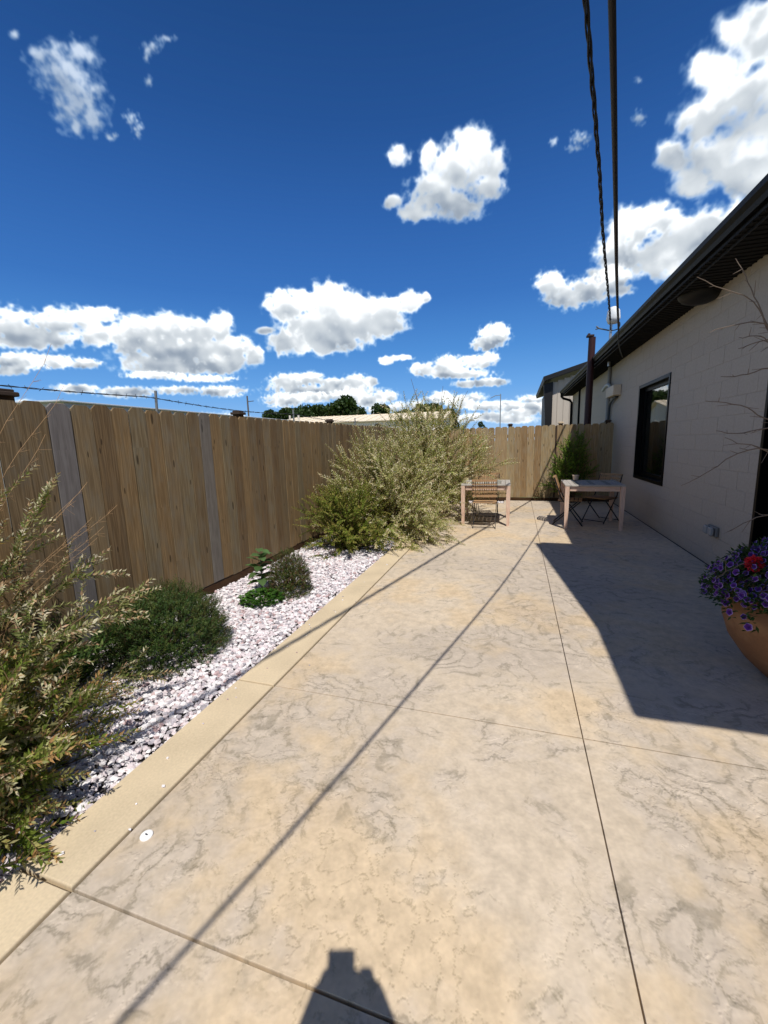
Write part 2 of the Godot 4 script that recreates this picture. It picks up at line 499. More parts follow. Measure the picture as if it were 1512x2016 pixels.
func concrete_textures() -> Array:
	var S := 1536
	var low := grey(noise(2.6 / S, 3, 3), S)
	var low2 := grey(noise(3.4 / S, 3, 31), S)
	var mid := grey(noise(16.0 / S, 5, 4), S)
	var mott := grey(noise(60.0 / S, 4, 44), S)
	var fine := grey(noise(230.0 / S, 2, 6), S)
	var wf := noise(4.5 / S, 5, 9)
	wf.fractal_gain = 0.42
	wf.domain_warp_enabled = true
	wf.domain_warp_amplitude = 70.0
	wf.domain_warp_frequency = 6.0 / S
	var led := grey(wf, S)
	var wg := noise(13.0 / S, 4, 19)
	wg.domain_warp_enabled = true
	wg.domain_warp_amplitude = 30.0
	wg.domain_warp_frequency = 20.0 / S
	var crk := grey(wg, S)
	var out := PackedByteArray()
	out.resize(S * S * 3)
	var hgt := PackedByteArray()
	hgt.resize(S * S)
	for i in S * S:
		var a := low[i] / 255.0
		var a2 := low2[i] / 255.0
		var m := mid[i] / 255.0
		var mo := mott[i] / 255.0 - 0.5
		var f := fine[i] / 255.0 - 0.5
		# split-slate ledges: contour lines of a warped field, broken up by patches
		var t := led[i] / 255.0 * 9.0
		var q := t - roundf(t)
		var ledge := (1.0 - smoothstep(0.0, 0.16, absf(q + mo * 0.10))) * smoothstep(0.38, 0.60, m * 0.6 + a2 * 0.4)
		var t2 := crk[i] / 255.0 * 5.0
		var q2 := t2 - roundf(t2)
		var crack := (1.0 - smoothstep(0.0, 0.07, absf(q2))) * smoothstep(0.44, 0.62, a * 0.5 + m * 0.5)
		# cream body, buff and grey antiquing, release powder caught in the low lines
		var wash := smoothstep(0.38, 0.66, m * 0.5 + a2 * 0.5 + mo * 0.22)
		var buff := smoothstep(0.46, 0.72, a * 0.65 + (1.0 - m) * 0.35)
		var cr := 202.0 + buff * 5.0 - wash * 15.0
		var cg := 186.0 - buff * 0.5 - wash * 12.5
		var cb := 164.0 - buff * 9.0 - wash * 7.0
		var dk := 1.0 - ledge * 0.15 - crack * 0.11 + f * 0.07 + (m - 0.5) * 0.09 + mo * 0.15
		out[i * 3] = clampi(int(cr * dk), 0, 255)
		out[i * 3 + 1] = clampi(int(cg * dk), 0, 255)
		out[i * 3 + 2] = clampi(int(cb * (dk - (ledge + crack) * 0.015)), 0, 255)
		hgt[i] = clampi(int(128.0 + (m - 0.5) * 46.0 + (a - 0.5) * 40.0 + smoothstep(-0.10, 0.10, q) * 46.0 * smoothstep(0.40, 0.66, m * 0.6 + a2 * 0.4) - 23.0 - crack * 40.0 + f * 18.0 + mo * 26.0), 0, 255)
	return [Image.create_from_data(S, S, false, Image.FORMAT_RGB8, out), Image.create_from_data(S, S, false, Image.FORMAT_L8, hgt)]

func make_patio() -> void:
	var g := MB.new()
	g.quad(Vector3(-400, 0, 400), Vector3(400, 0, 400), Vector3(400, 0, -400), Vector3(-400, 0, -400), Vector3.UP)
	var gm := mat(Color(1, 1, 1), 0.95)
	var gi := noise(0.02, 4, 2).get_seamless_image(256, 256)
	gi.convert(Image.FORMAT_RGB8)
	for y in 256:
		for x in 256:
			var q := gi.get_pixel(x, y).r
			gi.set_pixel(x, y, Color8(96, 104, 58).lerp(Color8(150, 140, 104), q))
	gm.albedo_texture = tex(gi)
	gm.uv1_scale = Vector3(0.05, 0.05, 1)
	var go := put("ground", g.mesh(), gm)
	go.position.y = -0.16
	structure(go)

	var ct := concrete_textures()
	var cm := mat(Color(1, 1, 1), 0.62)
	cm.metallic_specular = 0.35
	cm.albedo_texture = tex(ct[0])
	cm.heightmap_enabled = true
	cm.heightmap_texture = tex(ct[1])
	cm.heightmap_scale = 1.1
	M.concrete = cm
	# the border strip: floated smooth, sandier
	var bi := Image.create(512, 512, false, Image.FORMAT_RGB8)
	var bf := grey(noise(0.42, 2, 15), 512)
	var bl := grey(noise(0.012, 3, 16), 512)
	for y in 512:
		for x in 512:
			var k := (bf[y * 512 + x] / 255.0 - 0.5) * 0.11 + (bl[y * 512 + x] / 255.0 - 0.5) * 0.10
			bi.set_pixel(x, y, Color8(205, 187, 157) * (1.0 + k))
	var bm := mat(Color(1, 1, 1), 0.75)
	bm.albedo_texture = tex(bi)
	bm.uv1_scale = Vector3(2, 2, 1)
	M.border = bm

	var pat := Node3D.new()
	pat.name = "patio"
	add_child(pat)
	structure(pat)
	var base := MB.new()
	base.box(Vector3(0.23, -0.075, -4.17), Vector3(3.96, 0.09, 14.1))
	part("slab_base", base, mat(lin(0.10, 0.085, 0.065), 0.95), pat)
	for i in JZ.size() - 1:
		var z0: float = JZ[i]
		var z1: float = JZ[i + 1]
		for col in 3:
			var xa: float = [-1.775, -1.488, 0.3628][col]
			var xb: float = [-1.499, 0.3592, 2.214][col]
			var gap := 0.004
			var b := MB.new()
			var zz0 := z0 - gap
			var zz1 := z1 + gap
			if col == 0 and z1 < -9.0:
				xa -= 0.11
			if i == JZ.size() - 2:
				zz1 = z1
				if col < 2:      # the gravel turns the corner in front of the back fence
					zz1 = -10.72
			slab(b, xa, xb, zz0, zz1, 0.007 if col == 0 else 0.002, col)
			part("border_slab" if col == 0 else "slab", b, bm if col == 0 else cm, pat)
	var ej := MB.new()
	ej.box(Vector3(2.2295, -0.03, -6.3), Vector3(0.026, 0.05, 9.9))
	part("expansion_joint", ej, mat(Color8(52, 44, 38), 0.9), pat)
	var last := MB.new()
	slab(last, -0.30, 0.356, -10.726, -11.24, 0.004, 1)
	part("slab", last, cm, pat)

func slab(b: MB, xa: float, xb: float, z0: float, z1: float, r: float, col: int) -> void:
	var y := 0.0
	var up := Vector3.UP
	var rl := r
	var rr := r
	if col == 1:
		rl = 0.006
	var s := 1.0 / 6.0
	var pts := [Vector3(xa + rl, y, z0 - r), Vector3(xb - rr, y, z0 - r), Vector3(xb - rr, y, z1 + r), Vector3(xa + rl, y, z1 + r)]
	var low := [Vector3(xa, y - rl, z0), Vector3(xb, y - r, z0), Vector3(xb, y - r, z1), Vector3(xa, y - rl, z1)]
	var ids := []
	for p: Vector3 in pts:
		ids.append(b.add(p, up, Vector2(p.x, p.z) * s))
	b.t4(ids[0], ids[1], ids[2], ids[3])
	var out := [Vector3(0, 0, 1), Vector3(1, 0, 0), Vector3(0, 0, -1), Vector3(-1, 0, 0)]
	for k in 4:
		var j := (k + 1) % 4
		var o: Vector3 = out[k]
		var m := (o + up).normalized()
		var p: Vector3 = pts[k]
		var q: Vector3 = pts[j]
		var lp: Vector3 = low[k]
		var lq: Vector3 = low[j]
		var e := [b.add(p, m, Vector2(p.x, p.z) * s), b.add(q, m, Vector2(q.x, q.z) * s), b.add(lq, o, Vector2(lq.x, lq.z) * s), b.add(lp, o, Vector2(lp.x, lp.z) * s)]
		b.t4(e[0], e[1], e[2], e[3])
		var dp := Vector3(0, -0.028, 0)
		var h := [b.add(lp, o, Vector2(lp.x, lp.z) * s), b.add(lq, o, Vector2(lq.x, lq.z) * s), b.add(lq + dp, o, Vector2(lq.x, lq.z) * s), b.add(lp + dp, o, Vector2(lp.x, lp.z) * s)]
		b.t4(h[0], h[1], h[2], h[3])

# ---------------------------------------------------------------- gravel bed
func in_bed(x: float, z: float) -> bool:
	if x < -3.19 or z < -11.30:
		return false
	if z < -10.735:
		return x < -0.31
	return x < (-1.785 if z > -9.0 else -1.895)

func make_bed() -> void:
	var b := MB.new()
	b.box(Vector3(-2.44, -0.10, -4.5), Vector3(1.52, 0.10, 13.7))
	b.box(Vector3(-1.0, -0.102, -11.05), Vector3(1.4, 0.10, 0.6))
	structure(part("planting_bed", b, mat(lin(0.055, 0.05, 0.05), 0.95), self))
	rng.seed = 91
	var stones := []
	for k in 4:
		var s := SphereMesh.new()
		s.radius = 0.5
		s.height = 1.0
		s.radial_segments = 7
		s.rings = 3
		var arr := s.get_mesh_arrays()
		var vs: PackedVector3Array = arr[Mesh.ARRAY_VERTEX]
		var nf := noise(1.3, 2, 50 + k)
		var sb := SurfaceTool.new()
		sb.begin(Mesh.PRIMITIVE_TRIANGLES)
		sb.set_smooth_group(-1)
		var idx: PackedInt32Array = arr[Mesh.ARRAY_INDEX]
		for q in idx:
			var p := vs[q]
			p *= 1.0 + nf.get_noise_3dv(p * 2.0) * 0.75
			sb.add_vertex(p)
		sb.generate_normals()
		stones.append(sb.commit())
	var sm := mat(Color(1, 1, 1), 0.7)
	sm.vertex_color_use_as_albedo = true
	var holder := Node3D.new()
	holder.name = "gravel"
	add_child(holder)
	holder.set_meta("kind", "stuff")
	holder.set_meta("label", "pinkish white marble chips covering the planting bed")
	holder.set_meta("category", "gravel")
	for k in 4:
		var xf: Array[Transform3D] = []
		var cs: Array[Color] = []
		for i in 12500:
			var x := rng.randf_range(-3.19, -1.79)
			var z := rng.randf_range(-11.28, 0.7)
			if i % 14 == 0:
				x = rng.randf_range(-1.9, -0.31)
				z = rng.randf_range(-11.28, -10.74)
			var stray := i < 9
			if stray:
				x = rng.randf_range(-1.77, -1.30 if i < 3 else -1.55)
				z = rng.randf_range(-6.0, -0.9)
			elif not in_bed(x, z):
				continue
			if z > -0.4 and i % 3 > 0:
				continue
			var sz := rng.randf_range(0.016, 0.037)
			var bs := Basis.from_euler(Vector3(rng.randf() * TAU, rng.randf() * TAU, rng.randf() * TAU))
			bs = bs.scaled(Vector3(sz * rng.randf_range(0.9, 1.5), sz * rng.randf_range(0.55, 0.9), sz * rng.randf_range(0.8, 1.2)))
			var y := -0.042 + rng.randf() * rng.randf() * 0.030 + sz * 0.2
			if stray:
				sz *= 0.5
				bs = bs.scaled(Vector3.ONE * 0.45)
				y = sz * 0.35
			elif x > -1.83:
				y -= 0.012
			xf.append(Transform3D(bs, Vector3(x, y, z)))
			var t := rng.randf()
			var c := Color(0.80, 0.765, 0.775)
			if t < 0.30:
				c = Color(0.68, 0.60, 0.62)
			elif t < 0.48:
				c = Color(0.42, 0.39, 0.42)
			elif t < 0.54:
				c = Color(0.50, 0.36, 0.36)
			c *= rng.randf_range(0.82, 1.08)
			cs.append(c)
		var mm := MultiMesh.new()
		mm.transform_format = MultiMesh.TRANSFORM_3D
		mm.use_colors = true
		mm.mesh = stones[k]
		mm.instance_count = xf.size()
		for i in xf.size():
			mm.set_instance_transform(i, xf[i])
			mm.set_instance_color(i, cs[i])
		var mi := MultiMeshInstance3D.new()
		mi.name = "chips"
		mi.multimesh = mm
		mi.material_override = sm
		mi.set_meta("kind", "stuff")
		holder.add_child(mi, true)

# ---------------------------------------------------------------- fences
func board_materials(sun_tint: float) -> void:  # the tint puts the sun each fence face catches into its colour
	var tints := [Color(1, 1, 1), Color(0.93, 0.92, 0.91), Color(1.03, 0.99, 0.93), Color(0.97, 0.99, 1.0), Color(0.89, 0.85, 0.81)]
	M.boards = []
	for k in 4:
		var im := wood_image(200 + k, 96, 768, 2.2, 2 + k % 2, Color8(174, 150, 113), Color8(112, 91, 63), Color8(150, 140, 122), 0.55 if k < 3 else 0.3)
		var t := tex(im)
		for c: Color in tints:
			var m := mat(c * sun_tint, 0.85)
			m.albedo_texture = t
			m.heightmap_enabled = true
			m.heightmap_texture = t
			m.heightmap_scale = 0.2
			M.boards.append(m)
	var gi := wood_image(240, 96, 768, 2.4, 2, Color8(146, 141, 138), Color8(116, 111, 108), Color8(160, 157, 154), 0.5)
	M.grey_board = mat(Color(0.80, 0.79, 0.79), 0.9)
	M.grey_board.albedo_texture = tex(gi)
	M.grey_board.heightmap_enabled = true
	M.grey_board.heightmap_texture = M.grey_board.albedo_texture
	M.grey_board.heightmap_scale = 0.2
	M.grey_board2 = mat(Color(0.80, 0.78, 0.74), 0.9)
	M.grey_board2.albedo_texture = M.grey_board.albedo_texture
	M.rail = mat(Color8(120, 100, 76), 0.9)
	M.rail.albedo_texture = tex(wood_image(260, 64, 512, 2.0, 2, Color8(170, 145, 115), Color8(120, 92, 66), Color8(140, 130, 118), 0.6))
	M.post_cap = mat(Color8(62, 50, 42), 0.85)
	M.cap_pale = mat(Color8(196, 178, 152), 0.85)

# dog-eared board, face towards +z in its own axes, foot at the origin
func board_mesh(w: float, h: float, vseed: float) -> ArrayMesh:
	var b := MB.new()
	var t := 0.018
	var ear := 0.034
	var e := 0.0035
	var hw := w * 0.5
	var out := [Vector2(-hw, 0), Vector2(hw, 0), Vector2(hw, h - ear), Vector2(hw - ear, h), Vector2(-hw + ear, h), Vector2(-hw, h - ear)]
	var inn := []
	for p: Vector2 in out:
		inn.append(Vector2(clampf(p.x, -hw + e, hw - e), clampf(p.y, e, h - e)))
	var uvf := func(p: Vector2) -> Vector2: return Vector2(p.x / w + 0.5, p.y / 2.05 + vseed)
	var fr := []
	for p: Vector2 in inn:
		fr.append(b.add(Vector3(p.x, p.y, t), Vector3.BACK, uvf.call(p)))
	for k in [[0, 1, 2], [0, 2, 5], [5, 2, 3], [5, 3, 4]]:
		b.t3(fr[k[0]], fr[k[1]], fr[k[2]])
	var bk := []
	for p: Vector2 in out:
		bk.append(b.add(Vector3(p.x, p.y, 0), Vector3.FORWARD, uvf.call(p)))
	for k in [[0, 1, 2], [0, 2, 5], [5, 2, 3], [5, 3, 4]]:
		b.t3(bk[k[0]], bk[k[1]], bk[k[2]])
	for k in 6:
		var p: Vector2 = out[k]
		var q: Vector2 = out[(k + 1) % 6]
		var ip: Vector2 = inn[k]
		var iq: Vector2 = inn[(k + 1) % 6]
		var d := (q - p).normalized()
		var o := Vector3(d.y, -d.x, 0)
		var m := (o + Vector3.BACK).normalized()
		var z := t - e
		b.t4(b.add(Vector3(ip.x, ip.y, t), Vector3.BACK, uvf.call(ip)), b.add(Vector3(iq.x, iq.y, t), Vector3.BACK, uvf.call(iq)), b.add(Vector3(q.x, q.y, z), m, uvf.call(q)), b.add(Vector3(p.x, p.y, z), m, uvf.call(p)))
		b.t4(b.add(Vector3(p.x, p.y, z), o, uvf.call(p)), b.add(Vector3(q.x, q.y, z), o, uvf.call(q)), b.add(Vector3(q.x, q.y, 0), o, uvf.call(q)), b.add(Vector3(p.x, p.y, 0), o, uvf.call(p)))
	return b.mesh()

func fence_run(f: Node3D, length: float, pitch: float, foot: float, top0: float, top1: float, posts: Array, greys: Dictionary, pale_posts := [], gap := 0.0025) -> void:
	# the run goes along +x of the node, boards face +z
	var meshes := {}
	var n := int(round(length / pitch))
	for i in n:
		var x := (i + 0.5) * pitch
		var h := lerpf(top0, top1, x / length) - foot
		var key := Vector2i(int(round(h * 100.0)), i % 4)
		if not meshes.has(key):
			meshes[key] = board_mesh(pitch - gap, h, (i % 4) * 0.27)
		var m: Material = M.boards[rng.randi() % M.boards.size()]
		if greys.has(i):
			m = M.grey_board if greys[i] else M.grey_board2
		var o := put("board", meshes[key], m, f)
		o.position = Vector3(x, foot + rng.randf_range(-0.008, 0.008), rng.randf_range(-0.0015, 0.003))
		o.rotation = Vector3(rng.randf_range(-0.0015, 0.0015), rng.randf_range(-0.012, 0.012), rng.randf_range(-0.0025, 0.0025))
		if rng.randf() < 0.5 and not greys.has(i):
			o.rotation.y += PI
			o.position.z += 0.018
	for y: float in [0.32, 1.02, 1.66]:
		var r := MB.new()
		r.box(Vector3(length * 0.5, y, -0.022), Vector3(length, 0.085, 0.038), 0.003)
		part("rail", r, M.rail, f)
	var kb := MB.new()
	kb.box(Vector3(length * 0.5, foot - 0.058, 0.0), Vector3(length, 0.10, 0.03), 0.004)
	part("kickboard", kb, M.rail, f)
	for x: float in posts:
		var p := MB.new()
		var pt := lerpf(top0, top1, x / length) + 0.03
		p.box(Vector3(x, pt * 0.5 - 0.1, -0.09), Vector3(0.092, pt + 0.2, 0.092), 0.004)
		var po := part("post", p, M.rail, f)
		var c := MB.new()
		c.box(Vector3(x, pt + 0.012, -0.09), Vector3(0.135, 0.03, 0.135), 0.006)
		c.box(Vector3(x, pt + 0.036, -0.09), Vector3(0.10, 0.018, 0.10), 0.006)
		part("cap", c, M.cap_pale if pale_posts.has(x) else M.post_cap, po)

func make_fences() -> void:
	rng.seed = 5
	board_materials(0.80)  # left boards tinted darker: shade of the glancing sun put into the colour
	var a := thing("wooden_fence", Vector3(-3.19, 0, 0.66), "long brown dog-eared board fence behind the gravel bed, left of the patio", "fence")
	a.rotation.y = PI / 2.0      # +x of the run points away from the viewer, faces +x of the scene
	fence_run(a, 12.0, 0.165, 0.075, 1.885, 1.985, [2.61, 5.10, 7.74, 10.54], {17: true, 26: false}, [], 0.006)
	board_materials(0.98)
	var c := thing("wooden_fence", Vector3(-3.17, 0, -11.36), "short board fence closing the far end of the patio, reaching the block wall", "fence")
	fence_run(c, 5.36, 0.1625, 0.075, 1.90, 1.905, [2.98, 4.19, 5.25], {}, [4.19])
	var strap := MB.new()
	strap.box(Vector3(4.085, 0.98, 0.030), Vector3(0.034, 1.80, 0.02), 0.004)
	part("gate_edge", strap, mat(Color8(58, 44, 34), 0.8), c)


# ---------------------------------------------------------------- block building
const WX := 2.24
func eave_top(z: float) -> float:
	return 3.40 + 0.0108 * -z

func make_building() -> void:
	rng.seed = 17
	var paint_n := grey(noise(0.035, 4, 61), 512)
	var fine := grey(noise(0.35, 2, 62), 512)
	var pi_ := Image.create(512, 512, false, Image.FORMAT_RGB8)
	var ph := Image.create(512, 512, false, Image.FORMAT_RGBA8)
	for y in 512:
		for x in 512:
			var k := (paint_n[y * 512 + x] / 255.0 - 0.5) * 0.07 + (fine[y * 512 + x] / 255.0 - 0.5) * 0.05
			pi_.set_pixel(x, y, Color8(172, 162, 149) * (1.0 + k))
			var hh := fine[y * 512 + x] / 255.0 * 0.6 + paint_n[y * 512 + x] / 255.0 * 0.4
			ph.set_pixel(x, y, Color(hh, hh, hh))
	var wm := mat(Color(1, 1, 1), 0.8)
	wm.albedo_texture = tex(pi_)
	wm.uv1_triplanar = true
	wm.uv1_world_triplanar = true
	wm.uv1_scale = Vector3(1.4, 1.4, 1.4)
	ph.bump_map_to_normal_map(2.0)
	wm.normal_enabled = true
	wm.normal_texture = tex(ph)
	wm.normal_scale = 0.35
	M.paint = wm
	var trim := mat(Color8(15, 14, 13), 0.55)
	var gut := mat(Color8(15, 15, 15), 0.5)
	var black := mat(Color8(9, 9, 10), 0.35)
	black.metallic_specular = 0.2
	gut.metallic_specular = 0.25
	M.black = black
	var dark := mat(Color8(40, 36, 32), 0.9)
	var B := thing("block_building", Vector3(WX, 0, 0), "low building of pale painted blocks with dark eave along the patio's right side", "building")
	# shell, kept 5 mm behind the blocks
	var wall := MB.new()
	var zs := [-1.15, -3.95, -4.95, -7.70, -9.46, -20.0]    # solid, door, solid, window, solid
	for i in 5:
		var z0: float = zs[i]
		var z1: float = zs[i + 1]
		var c := (z0 + z1) * 0.5
		var l := z0 - z1
		if i == 1:
			wall.box(Vector3(0.1035, (2.12 + 3.6) * 0.5, c), Vector3(0.2, 1.48, l))
		elif i == 3:
			wall.box(Vector3(0.1035, 0.30, c), Vector3(0.2, 0.90, l))
			wall.box(Vector3(0.1035, (2.52 + 3.6) * 0.5, c), Vector3(0.2, 1.08, l))
		else:
			wall.box(Vector3(0.1035, 1.725, c), Vector3(0.2, 3.75, l))
	part("wall", wall, wm, B)
	var shell := MB.new()
	shell.box(Vector3(4.2, 1.725, -20.1), Vector3(8.4, 3.75, 0.2))
	shell.box(Vector3(4.2, 1.725, -1.05), Vector3(8.4, 3.75, 0.2))
	shell.box(Vector3(8.3, 1.725, -10.45), Vector3(0.2, 3.75, 19.1))
	part("rear_wall", shell, wm, B)
	var inner := MB.new()
	inner.box(Vector3(4.2, -0.05, -10.45), Vector3(7.9, 0.1, 19.0))
	part("floor", inner, dark, B)
	var ceil_b := MB.new()
	ceil_b.box(Vector3(4.2, 3.10, -10.45), Vector3(7.9, 0.08, 19.0))
	part("ceiling", ceil_b, dark, B)

	# blocks laid in running bond; the ones in view singly, the rest joined
	var cache := {}
	var rest := MB.new()
	var count := 0
	for row in 17:
		var y0 := -0.045 + row * 0.2
		var y1 := y0 + 0.2
		var off := 0.0 if row % 2 == 0 else 0.2
		for k in 48:
			var z1 := -3.95 - off - k * 0.4 + 0.4
			var z0 := z1 - 0.4
			if z0 < -19.98:
				break
			var pieces := [[z0, z1]]
			for hole in [[-4.95, -3.9, -1.0, 2.12], [-9.46, -7.70, 0.75, 2.52]]:
				var nx := []
				for p in pieces:
					if y1 - 0.1 < hole[2] or y0 + 0.1 > hole[3] or p[1] <= hole[0] or p[0] >= hole[1]:
						nx.append(p)
						continue
					if p[0] < hole[0] - 0.02:
						nx.append([p[0], hole[0]])
					if p[1] > hole[1] + 0.02:
						nx.append([hole[1], p[1]])
				pieces = nx
			for p in pieces:
				var ln: float = p[1] - p[0] - 0.006
				if ln < 0.03:
					continue
				var cc := Vector3(0.0, (y0 + y1) * 0.5, (p[0] + p[1]) * 0.5)
				if p[1] < -4.9 and p[0] > -11.6 and count < 296 and y1 < 3.4:
					var key := int(round(ln * 1000.0))
					if not cache.has(key):
						var mb := MB.new()
						mb.box(Vector3(0.015, 0, 0), Vector3(0.030, 0.195, ln), 0.0035)
						cache[key] = mb.mesh()
					var o := put("block", cache[key], wm, B)
					o.position = cc + Vector3(rng.randf_range(-0.0012, 0.0012), 0, 0)
					count += 1
				else:
					rest.box(cc + Vector3(0.015, 0, 0), Vector3(0.030, 0.195, ln), 0.0035)
	var ro := part("blockwork", rest, wm, B)
	ro.set_meta("kind", "stuff")

	# window: black aluminium set in the reveal
	var wz := -8.58
	var wl := 1.76
	var wy := 1.635
	var wh := 1.77
	var fr := MB.new()
	for s: float in [-1.0, 1.0]:
		fr.box(Vector3(0.055, wy, wz + s * (wl * 0.5 - 0.03)), Vector3(0.14, wh, 0.06), 0.004)
		fr.box(Vector3(0.055, wy + s * (wh * 0.5 - 0.03), wz), Vector3(0.138, 0.06, wl - 0.122), 0.004)
	var win := part("window", fr, black, B)
	var sash := MB.new()
	for s: float in [-1.0, 1.0]:
		sash.box(Vector3(0.095, wy, wz + s * (wl * 0.5 - 0.095)), Vector3(0.05, wh - 0.124, 0.07), 0.004)
		sash.box(Vector3(0.095, wy + s * (wh * 0.5 - 0.095), wz), Vector3(0.048, 0.07, wl - 0.262), 0.004)
	part("sash", sash, black, win)
	var gl := MB.new()
	gl.box(Vector3(0.098, wy, wz), Vector3(0.006, wh - 0.20, wl - 0.20))
	var gm := mat(Color(0.02, 0.025, 0.025, 0.25), 0.02)
	gm.transparency = BaseMaterial3D.TRANSPARENCY_ALPHA
	gm.metallic_specular = 0.65
	part("pane", gl, gm, win)
	# near-black sheet behind the glass, painting in the darkness of the room
	var bl := MB.new()
	bl.box(Vector3(0.34, wy, wz), Vector3(0.02, wh + 0.2, wl + 0.3))
	part("dark_sheet", bl, mat(Color8(14, 14, 15), 0.9), win)
	# door
	var df := MB.new()
	for s: float in [-1.0, 1.0]:
		df.box(Vector3(0.05, 1.06, -4.45 + s * 0.475), Vector3(0.13, 2.12, 0.05), 0.004)
	df.box(Vector3(0.05, 2.095, -4.45), Vector3(0.128, 0.05, 0.898), 0.004)
	var door := part("door", df, black, B)
	var lf := MB.new()
	lf.box(Vector3(0.09, 1.045, -4.45), Vector3(0.045, 2.04, 0.894), 0.004)
	part("door_leaf", lf, black, door)
	var hd := MB.new()
	hd.tube([Vector3(0.06, 1.0, -4.12), Vector3(0.0, 1.0, -4.12), Vector3(0.0, 1.0, -4.24)], [0.012], 8)
	part("handle", hd, mat(Color8(120, 118, 112), 0.35, 1.0), door)

	# eave: soffit panels, fascia, gutter, roof
	var z_end := -20.4
	var z_beg := -0.78
	var k2 := 0
	var z := z_beg
	var soff := mat(Color8(14, 13, 12), 0.8)
	while z > z_end + 0.05:
		var zl := minf(0.30, z - z_end)
		var zm := z - zl * 0.5
		var y := eave_top(zm) - 0.205
		var sb := MB.new()
		sb.box(Vector3(-0.235, y, zm), Vector3(0.50, 0.012, zl - 0.004))
		for q in 3:
			sb.box(Vector3(-0.235, y - 0.010, z - (q + 0.5) * zl / 3.0), Vector3(0.49, 0.012, 0.022), 0.003)
		part("soffit_panel", sb, soff, B)
		z -= zl
		k2 += 1
	var ea := MB.new()
	var ga := MB.new()
	var ra := MB.new()
	# profiles swept from the near to the far end with the slight rise of the eave
	sweep(ea, [Vector2(-0.415, -0.235), Vector2(-0.43, -0.235), Vector2(-0.43, -0.03), Vector2(-0.415, -0.03)], z_beg, z_end)
	part("fascia", ea, trim, B)
	sweep(ga, [Vector2(-0.431, -0.02), Vector2(-0.431, -0.125), Vector2(-0.475, -0.125), Vector2(-0.490, -0.085), Vector2(-0.520, -0.050), Vector2(-0.523, 0.0), Vector2(-0.512, 0.004), Vector2(-0.508, -0.008), Vector2(-0.514, -0.012), Vector2(-0.508, -0.047), Vector2(-0.478, -0.080), Vector2(-0.466, -0.115), Vector2(-0.439, -0.115), Vector2(-0.439, -0.02)], z_beg, z_end)
	part("gutter", ga, gut, B)
	sweep(ra, [Vector2(-0.47, -0.022), Vector2(-0.47, -0.004), Vector2(4.0, 0.62), Vector2(8.9, 0.02), Vector2(8.9, -0.02), Vector2(4.0, 0.60)], z_beg, z_end)
	part("roof", ra, mat(Color8(56, 54, 52), 0.9), B)
	var gb := MB.new()
	gb.prism(PackedVector2Array([Vector2(-0.42, 3.18), Vector2(8.4, 3.18), Vector2(8.4, 3.35), Vector2(4.0, 3.98), Vector2(-0.42, 3.39)]), Vector3(0, 0, -1.15), Vector3.RIGHT, Vector3.UP, 0.2)
	gb.prism(PackedVector2Array([Vector2(-0.42, 3.40), Vector2(8.4, 3.40), Vector2(8.4, 3.57), Vector2(4.0, 4.18), Vector2(-0.42, 3.60)]), Vector3(0, 0, -20.2), Vector3.RIGHT, Vector3.UP, 0.2)
	part("gable", gb, trim, B)
	# unseen higher roof wedge, added and shaped to throw the notched patio shadow
	var cl := MB.new()
	cl.prism(PackedVector2Array([Vector2(0.48, 3.44), Vector2(3.76, 3.44), Vector2(3.76, 4.92), Vector2(1.62, 3.50), Vector2(0.48, 3.50)]), Vector3(-0.656, 0, 0), Vector3(0, 0, -1), Vector3.UP, 0.2)
	cl.box(Vector3(2.4, 4.10, -3.70), Vector3(5.7, 1.50, 0.12))
	cl.box(Vector3(2.4, 4.24, -2.70), Vector3(5.9, 0.08, 2.62), 0.0, Basis(Vector3.RIGHT, 0.586))
	cl.box(Vector3(2.2, 3.472, -1.05), Vector3(5.7, 0.056, 1.13))
	part("shadow_roof", cl, trim, B)
	# downspout at the far corner and a second pipe
	var ds := MB.new()
	ds.tube([Vector3(-0.47, 3.50, -20.0), Vector3(-0.47, 3.36, -20.0), Vector3(-0.40, 3.28, -20.0), Vector3(-0.12, 3.18, -20.0), Vector3(-0.06, 3.08, -20.0), Vector3(-0.06, 0.1, -20.0)], [0.05], 8)
	part("downspout", ds, gut, B)
	var ds2 := MB.new()
	ds2.tube([Vector3(-0.035, 3.38, -17.8), Vector3(-0.035, 0.05, -17.8)], [0.035], 8)
	part("drain_pipe", ds2, black, B)

func sweep(b: MB, prof: Array, z0: float, z1: float) -> void:
	var n := prof.size()
	for k in n:
		var p: Vector2 = prof[k]
		var q: Vector2 = prof[(k + 1) % n]
		var e := (q - p).normalized()
		var y0 := eave_top(z0)
		var y1 := eave_top(z1)
		var a := Vector3(p.x, y0 + p.y, z0)
		var c := Vector3(q.x, y0 + q.y, z0)
		b.quad(a, c, Vector3(q.x, y1 + q.y, z1), Vector3(p.x, y1 + p.y, z1), Vector3(e.y, -e.x, 0))
	var poly := PackedVector2Array()
	for p: Vector2 in prof:
		poly.append(p)
	var tr := Geometry2D.triangulate_polygon(poly)
	for s in 2:
		var zz: float = [z0, z1][s]
		var f := b.v.size()
		for p in poly:
			b.add(Vector3(p.x, eave_top(zz) + p.y, zz), Vector3(0, 0, 1 if s == 0 else -1))
		for i in range(0, tr.size(), 3):
			b.t3(f + tr[i], f + tr[i + 1], f + tr[i + 2])

func arc_points(ctrl: Array, steps: int) -> Array:
	var c := Curve3D.new()
	for i in ctrl.size():
		var t: Vector3 = ((ctrl[mini(i + 1, ctrl.size() - 1)] as Vector3) - (ctrl[maxi(i - 1, 0)] as Vector3)) / 6.0
		c.add_point(ctrl[i], -t, t)
	var out := []
	var l := c.get_baked_length()
	for i in steps + 1:
		out.append(c.sample_baked(l * i / steps, true))
	return out

